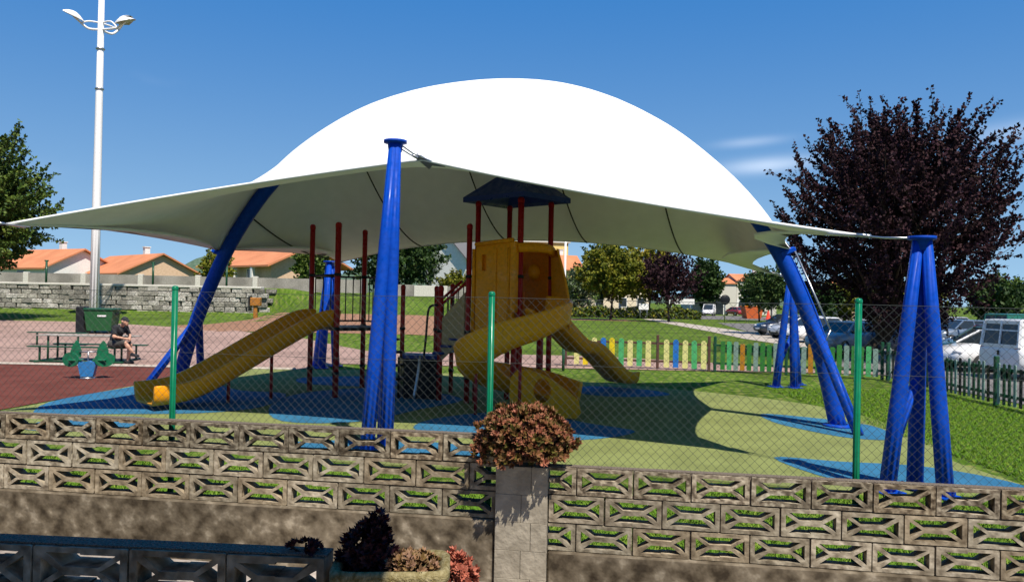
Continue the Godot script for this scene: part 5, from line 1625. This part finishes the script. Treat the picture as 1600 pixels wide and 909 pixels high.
func buildings() -> void:
	house("tiled_house", "low house with a plain orange tiled roof behind the green tree", Vector3(-56.5, 2.3, -96.0), -0.5, 13.0, 9.0, 2.4, 4.6, M.render_white, M.roof_tile, [[0, -3, 0.8, 1.4, 1.2], [0, 2, 0.8, 1.4, 1.2]])
	house("tiled_house", "long low house with orange tiled roof behind the white mast", Vector3(-45.6, 2.0, -95.0), -0.75, 15.0, 9.0, 2.2, 4.4, M.render_peach, M.roof_tile, [[0, -3, 0.7, 1.4, 1.2], [0, 3, 0.7, 1.4, 1.2]])
	var h3 := house("tiled_house", "peach house with orange tiled roof and white porch columns", Vector3(-24.6, 2.4, -81.0), -0.72, 12.0, 8.0, 2.7, 4.5, M.render_peach, M.roof_tile, [[0, -1.5, 0.7, 1.2, 1.6], [0, 2.4, 0.9, 1.0, 1.2]], 0.9)
	for x in [-3.4, 0.6, 3.9]:
		var st := mk()
		box(st, Vector3(x, 1.25, 4.7), Vector3(0.34, 2.5, 0.34), Basis(), 0.02)
		obj("column", st, M.render_white, h3)
	var st := mk()
	box(st, Vector3(-6.08, 1.2, 0.5), Vector3(0.3, 2.6, 1.9), Basis(), 0.02)
	var g := obj("door_surround", st, M.render_white, h3)
	st = mk()
	box(st, Vector3(-6.2, 1.7, 0.5), Vector3(0.12, 1.2, 1.3))
	obj("pane", st, M.glass, g)
	house("gabled_house", "white house with a dark steep gable behind the red posts", Vector3(-5.2, 1.5, -86.0), 0.95, 6.5, 5.5, 5.0, 7.6, M.render_white, M.dark_roof, [[0, 0.5, 1.5, 2.6, 2.2]])
	house("yellow_building", "tall yellow and cream building behind the turret", Vector3(1.2, 0, -131.0), 0.12, 14.0, 12.0, 11.2, 11.2, M.render_yellow, M.pale_stone, [[0, -4, 7.2, 1.6, 1.6], [0, 0, 7.2, 1.6, 1.6], [0, 4, 7.2, 1.6, 1.6], [0, -4, 3.6, 1.6, 1.6], [0, 4, 3.6, 1.6, 1.6]], 0.3)
	house("tiled_house", "yellow house with a red tiled roof corner beside the white pole", Vector3(6.9, 0, -124.0), 0.3, 6.0, 6.0, 7.0, 9.0, M.render_yellow, M.roof_tile, [[0, 0, 4.0, 1.2, 1.4]])
	house("cream_house", "low cream house between the round olive trees", Vector3(17.0, 0, -134.0), 0.1, 11.0, 8.0, 4.6, 5.6, M.render_cream, M.roof_tile, [[0, -3, 1.2, 1.2, 1.4], [0, 1, 1.2, 1.2, 1.4], [0, 4, 1.2, 1.2, 1.4]], 0.3)
	var arch := house("stone_house", "pale stone house with arched doorways beyond the white van", Vector3(36.4, 0, -146.0), 0.05, 8.0, 8.0, 5.6, 6.6, M.pale_stone, M.roof_tile, [[0, 0.3, 3.9, 0.8, 1.1]], 0.25)
	var arch2 := house("stone_house", "taller pale stone house with orange roof beside the red car", Vector3(44.3, 0, -147.0), 0.05, 7.4, 8.0, 6.2, 7.4, M.pale_stone, M.roof_tile, [[0, 2.4, 3.6, 0.9, 1.2]], 0.25)
	for q in [[arch, 0.4], [arch2, -2.2]]:
		for k in [[1.55, 0.10, M.render_white, 2.2], [1.15, 0.2, M.glass, 2.0]]:
			var p := PackedVector2Array([Vector2(-k[0], 0), Vector2(k[0], 0)])
			for i in 11:
				var a := PI * i / 10.0
				p.append(Vector2(cos(a) * k[0], k[3] + sin(a) * k[0]))
			st = mk()
			extrude(st, p, 0.1, Transform3D(Basis(), Vector3(q[1], 0, 4.0 + k[1])))
			obj("arch_surround" if k[2] == M.render_white else "doorway", st, k[2], q[0])
	house("red_roof_house", "small house with an orange roof behind the car park trees", Vector3(62.0, 0, -140.0), 0.2, 12.0, 8.0, 4.2, 6.4, M.render_peach, M.roof_tile, [[0, -3, 1.2, 1.2, 1.4], [0, 3, 1.2, 1.2, 1.4]])
	# the house on the near side of the lane, whose eaves keep the near wall in shade
	var o := thing("lane_house", "house on the near side of the lane with deep eaves", "house", Vector3(-4.82, 0.15, 4.0))
	st = mk()
	box(st, Vector3(0, 2.4, 0.2), Vector3(10.4, 4.8, 5.2))
	obj("wall", st, M.grey_wall, o)
	st = mk()
	box(st, Vector3(0.0, 4.95, -1.0), Vector3(10.9, 0.25, 8.25), Basis(), 0.03)
	obj("roof", st, M.roof_tile, o)

func far_walls() -> void:
	# stone retaining wall, stone by stone
	var o := thing("stone_wall", "rough grey stone retaining wall along the pink paving", "wall", Vector3(-34.4, 0, -51.0))
	rng.seed = 300
	var ms := []
	for i in 8:
		var st := mk()
		box(st, Vector3.ZERO, Vector3(0.70 + rng.randf_range(-0.12, 0.06), 0.302 + rng.randf_range(-0.03, 0.0), 0.5), Basis.from_euler(Vector3(rng.randf_range(-0.05, 0.05), rng.randf_range(-0.06, 0.06), rng.randf_range(-0.03, 0.03))), 0.03)
		st.generate_normals()
		ms.append(st.commit())
	var tones := []
	for i in 4:
		var m: StandardMaterial3D = M.stone.duplicate()
		var v: float = [0.82, 0.93, 1.12, 0.74][i]
		m.albedo_color = Color(v, v, v * 0.98) if v <= 1.0 else Color(1, 1, 1)
		m.uv1_offset = Vector3(i * 0.37, i * 0.21, 0)
		tones.append(m)
	for r in 6:
		var x := 0.3 - (0.35 if r % 2 else 0.0)
		while x < 20.0:
			var xx := x
			var zz := 0.0
			if x > 18.0:                 # the end turns back into the bank
				zz = -(x - 18.0) * (x - 18.0) * 0.9
			var k := obj("stone", ms[rng.randi() % 8], tones[rng.randi() % 4], o)
			k.position = Vector3(xx, 0.82 + r * 0.305, zz + rng.randf_range(-0.05, 0.05))
			x += rng.randf_range(0.62, 0.76)
	var core := mk()
	box(core, Vector3(9.0, 1.5, -0.2), Vector3(18.2, 1.9, 0.35))
	obj("core", core, M.stone, o)
	var cp := mk()
	box(cp, Vector3(9.0, 2.56, -0.05), Vector3(18.4, 0.14, 0.66), Basis(), 0.02)
	obj("coping", cp, M.pale_stone, o)
	# block wall on the terrace above
	var b := thing("block_wall", "grey block wall with pale pillars above the stone wall", "wall", Vector3(-37.0, 2.3, -53.6))
	for i in 7:
		var st := mk()
		var x0 := i * 3.9
		box(st, Vector3(x0 + 1.95, 0.5, 0), Vector3(3.56, 1.02 - i * 0.02, 0.2))
		obj("panel", st, M.grey_wall, b)
		st = mk()
		box(st, Vector3(x0, 0.52, 0.02), Vector3(0.34, 1.06, 0.28), Basis(), 0.02)
		obj("pillar", st, M.pale_stone, b)
	var c := thing("block_wall", "lower grey block wall crossing the top of the grass bank", "wall", Vector3(-9.4, 2.1, -56.2))
	for i in 3:
		var st := mk()
		box(st, Vector3(i * 2.4 + 1.2, 0.42, 0), Vector3(2.38, 1.0 - i * 0.06, 0.2), Basis(), 0.01)
		obj("panel", st, M.pale_stone if i == 1 else M.grey_wall, c)
	# posts of the far fence on the terrace
	for x in [-31.0, -23.9, -19.0]:
		var st := mk(true)
		tube(st, [Vector3(x, 2.5, -52.3), Vector3(x, 4.1, -52.3)], 0.07, 8)
		tube(st, [Vector3(x - 0.12, 4.1, -52.3), Vector3(x + 0.12, 4.1, -52.3)], 0.05, 6)
		tag(obj("terrace_post", st, M.dark_green), "thin dark post on the terrace above the stone wall", "post", "terrace posts")

func far_things() -> void:
	# hills
	for q in [[Vector3(-40, -6, -620), 320.0, 62.0, 3], [Vector3(-190, -6, -520), 150.0, 34.0, 5], [Vector3(300, -6, -900), 500.0, 26.0, 9], [Vector3(-420, -6, -900), 420.0, 40.0, 12]]:
		var no := FastNoiseLite.new()
		no.seed = q[3]; no.frequency = 0.02
		var st := mk(true)
		var n := 26
		for i in n:
			for j in n:
				var v := []
				for k in [[i, j], [i, j + 1], [i + 1, j + 1], [i + 1, j]]:
					var u := Vector2(k[0], k[1]) / n * 2.0 - Vector2.ONE
					var r := clampf(1.0 - u.length(), 0, 1)
					v.append(q[0] + Vector3(u.x * q[1] * 0.5, q[2] * r * r * (3 - 2 * r) * (1.0 + 0.3 * no.get_noise_2d(u.x * 60, u.y * 60)), u.y * q[1] * 0.4))
				quad(st, v[3], v[2], v[1], v[0])
		struct("hill", st, M.hill)
	# skip, cone, signs, poles
	var o := thing("skip_container", "orange builders skip by the road in front of the stone houses", "skip", Vector3(33.6, 0.03, -110.0), 0.1)
	var st := mk()
	extrude(st, PackedVector2Array([Vector2(-1.0, 0), Vector2(1.0, 0), Vector2(1.35, 1.7), Vector2(-1.35, 1.7)]), 1.7)
	obj("hull", st, paint(lin(0.50, 0.11, 0.03), 80, 0.6, 0.25), o)
	st = mk()
	box(st, Vector3(0, 1.72, 0), Vector3(2.8, 0.1, 1.8), Basis(), 0.02)
	obj("rim", st, M.orange, o)
	st = mk(true)
	var cm := paint(lin(0.70, 0.06, 0.03), 81, 0.5, 0.1)
	lathe(st, [Vector2(0, 0), Vector2(0.5, 0), Vector2(0.5, 0.06), Vector2(0.32, 0.07), Vector2(0.07, 1.3), Vector2(0, 1.31)], 14, Transform3D(Basis(), Vector3(34.6, 0.03, -106.0)))
	tag(obj("traffic_cone", st, cm), "red traffic cone next to the orange skip", "cone")
	for q in [[Vector3(16.2, 0, -96.5), 1.2, 1.5, 1.5, "small white notice board in front of the hedge"], [Vector3(21.5, 0, -99.9), 3.4, 1.4, 2.2, "wide white banner board on the hedge"]]:
		var s := thing("sign_board", q[4], "sign", q[0])
		st = mk()
		box(st, Vector3(0, q[3], 0), Vector3(q[1], q[2] * 0.5, 0.08), Basis(), 0.01)
		obj("board", st, M.white_paint, s)
		st = mk(true)
		for x in [-0.35, 0.35]:
			tube(st, [Vector3(x * q[1], 0, -0.06), Vector3(x * q[1], q[3], -0.06)], 0.05, 6)
		obj("legs", st, M.steel, s)
	for q in [[Vector3(6.7, 0, -100.0), 9.6, 0.16, "white pole beside the turret in front of the red tiled roof"], [Vector3(14.3, 0, -104.0), 4.2, 0.14, "short white pole between the olive trees"], [Vector3(34.4, 0, -104.0), 6.4, 0.12, "thin pale lamp pole behind the street trees"]]:
		var s := thing("pole", q[3], "pole", q[0])
		st = mk(true)
		tube(st, [Vector3(0, 0, 0), Vector3(0, q[1], 0)], [q[2], q[2] * 0.8], 10)
		obj("shaft", st, M.white_paint, s)
		st = mk(true)
		lathe(st, [Vector2(q[2] * 1.5, 0), Vector2(q[2] * 1.5, 0.08), Vector2(q[2], 0.12)], 10)
		obj("foot_plate", st, M.steel, s)
	var r := thing("round_sign", "round dark sign on a grey post beside the white van", "sign", Vector3(23.3, 0, -86.0))
	st = mk(true)
	tube(st, [Vector3(0, 0, 0), Vector3(0, 2.9, 0)], 0.07, 8)
	obj("post", st, M.steel, r)
	st = mk(true)
	tube(st, [Vector3(0, 2.5, 0.06), Vector3(0, 2.5, 0.12)], 0.55, 20)
	obj("disc", st, M.black, r)
	st = mk()
	box(st, Vector3(0, 0.55, 0), Vector3(0.22, 1.1, 0.22), Basis(), 0.02)
	box(st, Vector3(0, 1.0, 0), Vector3(0.6, 0.5, 0.4), Basis(), 0.04)
	var lb := thing("litter_bin", "small orange litter bin on the grass strip below the stone wall", "bin", Vector3(-15.3, height(-15.3, -47.0), -47.0))
	obj("body", st, paint(lin(0.40, 0.16, 0.03), 83, 0.6, 0.2), lb)
	st = mk()
	box(st, Vector3(-0.34, 0.9, 0), Vector3(0.1, 0.9, 0.42), Basis(), 0.02)
	obj("back_plate", st, M.black, lb)

# ---------------------------------------------------------------- the seated person
func blob(bones: Array, cell: float, k := 0.025) -> ArrayMesh:     # bones: [a, b, radius a, radius b]; smooth union meshed as surface nets
	var lo := Vector3.INF; var hi := -Vector3.INF
	for b in bones:
		for e in [0, 1]:
			var r: float = b[2 + e] + cell * 2.5
			lo = lo.min(b[e] - Vector3.ONE * r); hi = hi.max(b[e] + Vector3.ONE * r)
	var n := Vector3i(((hi - lo) / cell).ceil()) + Vector3i.ONE
	var f := PackedFloat32Array()
	f.resize(n.x * n.y * n.z)
	f.fill(1.0)
	for b in bones:
		var a: Vector3 = b[0]; var e: Vector3 = b[1]; var ra: float = b[2]; var rb: float = b[3]
		var m := maxf(ra, rb) + cell * 2.2 + k
		var i0 := Vector3i(((a.min(e) - Vector3.ONE * m - lo) / cell).floor()).clamp(Vector3i.ZERO, n - Vector3i.ONE)
		var i1 := Vector3i(((a.max(e) + Vector3.ONE * m - lo) / cell).ceil()).clamp(Vector3i.ZERO, n - Vector3i.ONE)
		var ae := e - a
		var l2 := maxf(ae.length_squared(), 0.000001)
		for x in range(i0.x, i1.x + 1):
			for y in range(i0.y, i1.y + 1):
				for z in range(i0.z, i1.z + 1):
					var p := lo + Vector3(x, y, z) * cell
					var t := clampf((p - a).dot(ae) / l2, 0, 1)
					var d := p.distance_to(a + ae * t) - lerpf(ra, rb, t)
					var id := (x * n.y + y) * n.z + z
					var o := f[id]
					var hh := maxf(k - absf(d - o), 0.0) / k
					f[id] = minf(d, o) - hh * hh * k * 0.25
	var vid := {}
	var pts := PackedVector3Array()
	var off := [Vector3i(0, 0, 0), Vector3i(1, 0, 0), Vector3i(0, 1, 0), Vector3i(1, 1, 0), Vector3i(0, 0, 1), Vector3i(1, 0, 1), Vector3i(0, 1, 1), Vector3i(1, 1, 1)]
	var edges := [[0, 1], [2, 3], [4, 5], [6, 7], [0, 2], [1, 3], [4, 6], [5, 7], [0, 4], [1, 5], [2, 6], [3, 7]]
	for x in n.x - 1:
		for y in n.y - 1:
			for z in n.z - 1:
				var id := (x * n.y + y) * n.z + z
				if f[id] > cell * 2.0:
					continue
				var vals := []
				var neg := 0
				for q in off:
					var v := f[((x + q.x) * n.y + y + q.y) * n.z + z + q.z]
					vals.append(v)
					if v < 0: neg += 1
				if neg == 0 or neg == 8:
					continue
				var s := Vector3.ZERO
				var c := 0
				for e in edges:
					var v0: float = vals[e[0]]; var v1: float = vals[e[1]]
					if (v0 < 0) != (v1 < 0):
						s += Vector3(off[e[0]]).lerp(Vector3(off[e[1]]), v0 / (v0 - v1)); c += 1
				vid[id] = pts.size()
				pts.append(lo + (Vector3(x, y, z) + s / c) * cell)
	var st := mk(true)
	var sy := n.z
	var sx := n.y * n.z
	for id in vid:
		var z: int = id % n.z
		var y: int = (id / n.z) % n.y
		var x: int = id / sx
		for q in [[sx, sy, 1, x], [sy, 1, sx, y], [1, sx, sy, z]]:
			var v0 := f[id]; var v1 := f[id + q[0]]
			if (v0 < 0) != (v1 < 0) and vid.has(id - q[1]) and vid.has(id - q[2]) and vid.has(id - q[1] - q[2]):
				var a := pts[vid[id]]; var b := pts[vid[id - q[1]]]; var c := pts[vid[id - q[1] - q[2]]]; var d := pts[vid[id - q[2]]]
				if v0 < 0:
					quad(st, a, b, c, d)
				else:
					quad(st, a, d, c, b)
	st.generate_normals()
	return st.commit()

func person() -> void:
	# seated on the front plank, leaning forward over the knees, one leg crossed; the local x axis points the way they face
	var o := thing("person", "person in dark shirt, shorts and cap bent forward on the picnic bench", "person", Vector3(-11.82, 0.02, -23.55), -0.35)
	var hip := Vector3(-0.05, 0.58, 0); var waist := Vector3(-0.03, 0.76, 0); var chest := Vector3(0.10, 1.00, 0); var neck := Vector3(0.22, 1.15, 0); var head := Vector3(0.33, 1.25, 0.0)
	var sh := [Vector3(0.16, 1.08, -0.19), Vector3(0.16, 1.08, 0.19)]
	var el := [Vector3(0.26, 0.82, -0.26), Vector3(0.20, 0.82, 0.27)]
	var wr := [Vector3(0.46, 0.74, -0.06), Vector3(0.45, 0.76, 0.06)]
	var hj := [Vector3(0.0, 0.57, -0.1), Vector3(0.0, 0.57, 0.1)]
	var kn := [Vector3(0.42, 0.56, -0.12), Vector3(0.43, 0.64, 0.09)]
	var an := [Vector3(0.36, 0.10, -0.10), Vector3(0.66, 0.34, -0.02)]
	var toe := [Vector3(0.54, 0.05, -0.12), Vector3(0.84, 0.26, -0.02)]
	var bones := [[hip + Vector3(0, 0, -0.07), hip + Vector3(0, 0, 0.07), 0.13, 0.13], [hip, waist, 0.135, 0.13], [waist, chest, 0.13, 0.145], [chest + Vector3(0, 0, -0.08), chest + Vector3(0, 0, 0.08), 0.12, 0.12], [chest, neck, 0.1, 0.06], [neck, head, 0.055, 0.06],
		[head + Vector3(-0.02, 0.04, 0), head + Vector3(0.02, 0.0, 0), 0.095, 0.085], [head + Vector3(0.03, -0.04, 0), head + Vector3(0.06, -0.07, 0), 0.065, 0.045], [head + Vector3(0.10, -0.01, 0), head + Vector3(0.115, -0.03, 0), 0.014, 0.018]]
	for s in 2:
		bones += [[chest, sh[s], 0.09, 0.07], [sh[s], el[s], 0.058, 0.045], [el[s], wr[s], 0.043, 0.03], [hj[s], kn[s], 0.095, 0.062], [kn[s], an[s].lerp(kn[s], 0.65), 0.06, 0.058], [an[s].lerp(kn[s], 0.65), an[s], 0.058, 0.036], [an[s] + Vector3(-0.04, -0.03, 0), toe[s], 0.036, 0.03],
			[head + Vector3(-0.01, 0.0, (s - 0.5) * 0.19), head + Vector3(-0.01, 0.02, (s - 0.5) * 0.2), 0.02, 0.024]]
		var pd: Vector3 = (wr[s] - el[s]).normalized()
		bones.append([wr[s], wr[s] + pd * 0.07, 0.03, 0.034])
		for k in 4:
			var q: Vector3 = wr[s] + pd * 0.08 + Vector3(0, (k - 1.5) * 0.019, 0)
			bones += [[q, q + pd * (0.045 + 0.006 * (1.5 - absf(k - 1.5))), 0.0095, 0.0085]]
		bones.append([wr[s] + pd * 0.03 + Vector3(0, 0.025, 0), wr[s] + pd * 0.075 + Vector3(0.01, 0.05, 0), 0.011, 0.009])
	obj("body", blob(bones, 0.015), M.skin, o)
	var shirt := [[waist + Vector3(-0.02, -0.1, 0), waist, 0.152, 0.148], [waist, chest, 0.148, 0.162], [chest + Vector3(0, 0, -0.08), chest + Vector3(0, 0, 0.08), 0.136, 0.136], [chest, neck + Vector3(-0.03, -0.03, 0), 0.12, 0.075]]
	for s in 2:
		shirt += [[chest, sh[s], 0.105, 0.085], [sh[s], sh[s].lerp(el[s], 0.62), 0.076, 0.07]]
	obj("shirt", blob(shirt, 0.02), M.cloth_black, o)
	var shorts := [[hip + Vector3(0, 0, -0.07), hip + Vector3(0, 0, 0.07), 0.148, 0.148]]
	for s in 2:
		shorts += [[hj[s], hj[s].lerp(kn[s], 0.92), 0.112, 0.094]]
	obj("shorts", blob(shorts, 0.02), M.cloth_grey, o)
	for s in 2:
		obj("shoe", blob([[an[s] + Vector3(-0.05, -0.045, 0), toe[s], 0.05, 0.042], [an[s] + Vector3(-0.02, 0.0, 0), an[s] + Vector3(-0.05, -0.045, 0), 0.05, 0.05]], 0.015), M.cloth_black, o)
	obj("cap", blob([[head + Vector3(-0.02, 0.065, 0), head + Vector3(0.0, 0.06, 0), 0.098, 0.095], [head + Vector3(0.08, 0.055, -0.04), head + Vector3(0.16, 0.03, 0), 0.02, 0.016], [head + Vector3(0.08, 0.055, 0.04), head + Vector3(0.16, 0.03, 0), 0.02, 0.016]], 0.012), M.cloth_black, o)
	for s in [-1, 1]:
		var st := mk(true)
		lathe(st, [Vector2(0, -0.012), Vector2(0.011, -0.006), Vector2(0.013, 0), Vector2(0.011, 0.006), Vector2(0, 0.012)], 8, Transform3D(Basis(), head + Vector3(0.088, 0.012, 0.034 * s)))
		obj("eye", st, M.cloth_black, o)
	var mo := mk(true)
	tube(mo, [head + Vector3(0.098, -0.075, -0.022), head + Vector3(0.103, -0.077, 0), head + Vector3(0.098, -0.075, 0.022)], 0.006, 6)
	obj("mouth", mo, solid(lin(0.30, 0.10, 0.08), 0.6), o)

func _ready() -> void:
	# camera, sky, sun, exposure
	var cam := Camera3D.new()
	cam.name = "camera"
	cam.position = Vector3(0, 2.2, 0)
	cam.rotation = Vector3(0.00935, 0, 0.0195)
	cam.fov = rad_to_deg(2.0 * atan(454.5 / 1230.0))
	cam.near = 0.05
	cam.far = 4000.0
	add_child(cam)
	var sun := DirectionalLight3D.new()
	sun.name = "sun"
	add_child(sun)
	sun.look_at_from_position(Vector3.ZERO, Vector3(-0.28, -1.0, -0.57), Vector3.FORWARD)
	sun.light_energy = 1.6
	sun.light_color = Color(1.0, 0.96, 0.90)
	sun.light_angular_distance = 0.5
	sun.shadow_enabled = true
	var env := Environment.new()
	env.background_mode = Environment.BG_SKY
	env.tonemap_mode = Environment.TONE_MAPPER_LINEAR
	env.tonemap_exposure = 1.45
	env.sdfgi_enabled = true
	env.ssao_enabled = true
	env.ssil_enabled = true
	var psm := ProceduralSkyMaterial.new()
	psm.sky_top_color = lin(0.0025, 0.121, 0.39)
	psm.sky_horizon_color = lin(0.278, 0.448, 0.60)
	psm.sky_curve = 0.13
	psm.ground_horizon_color = lin(0.2, 0.24, 0.2)
	psm.ground_bottom_color = lin(0.10, 0.12, 0.08)
	psm.sun_angle_max = 2.0
	psm.sky_cover = clouds()
	psm.sky_cover_modulate = Color(1, 1, 1)
	var sky := Sky.new()
	sky.sky_material = psm
	env.sky = sky
	var we := WorldEnvironment.new()
	we.name = "environment"
	we.environment = env
	add_child(we)
	materials()
	print("materials ", Time.get_ticks_msec())
	terrain()
	surfaces()
	print("ground ", Time.get_ticks_msec())
	walls()
	chain_fence()
	far_walls()
	buildings()
	print("walls ", Time.get_ticks_msec())
	canopy()
	masts()
	play_structure()
	print("canopy ", Time.get_ticks_msec())
	fences()
	vehicles()
	lamp_mast()
	bench("picnic_table", "long green picnic table where the person sits", Vector3(-12.95, 0.024, -23.5), 0.0, 2.9, true)
	bench("park_bench", "low dark bench beyond the picnic table near the green container", Vector3(-17.0, height(-17.0, -29.5) + 0.03, -29.5), 0.0, 2.2, false)
	wheel_bin()
	spring_rider()
	far_things()
	print("things ", Time.get_ticks_msec())
	trees()
	near_plants()
	grass_tufts()
	person()
	print("done ", Time.get_ticks_msec())

func clouds() -> ImageTexture:       # thin wisps low in the sky
	var w := 2048
	var h := 1024
	var n := FastNoiseLite.new()
	n.seed = 5; n.frequency = 0.012; n.fractal_octaves = 5
	var im := Image.create(w, h, false, Image.FORMAT_RGBA8)
	for y in range(330, 512):
		var el := (512 - y) / 512.0 * 90.0
		var band := smoothstep(1.0, 4.0, el) * (1.0 - smoothstep(9.0, 16.0, el))
		if band <= 0.0:
			continue
		for x in w:
			var a := TAU * x / w
			var v := n.get_noise_3d(cos(a) * 160.0, y * 1.3, sin(a) * 160.0)
			var c := smoothstep(0.34, 0.7, v) * band * 0.4
			for q in [[17.6, 9.6, 3.2, 0.5], [16.6, 11.2, 2.2, 0.28], [32.5, 10.9, 2.4, 0.6], [-38.0, 7.0, 5.0, 0.6]]:      # azimuth, elevation, half length, half height in degrees
				var az := float(x) / w * 360.0 - (360.0 if x > w / 2 else 0.0)
				var e := Vector2((az - q[0]) / q[2], (el - q[1] - (az - q[0]) * 0.06) / q[3])
				c = maxf(c, exp(-e.length_squared()) * (0.22 + 0.5 * absf(v)))
			im.set_pixel(x, y, Color(0.75, 0.72, 0.66, c))
	return ImageTexture.create_from_image(im)
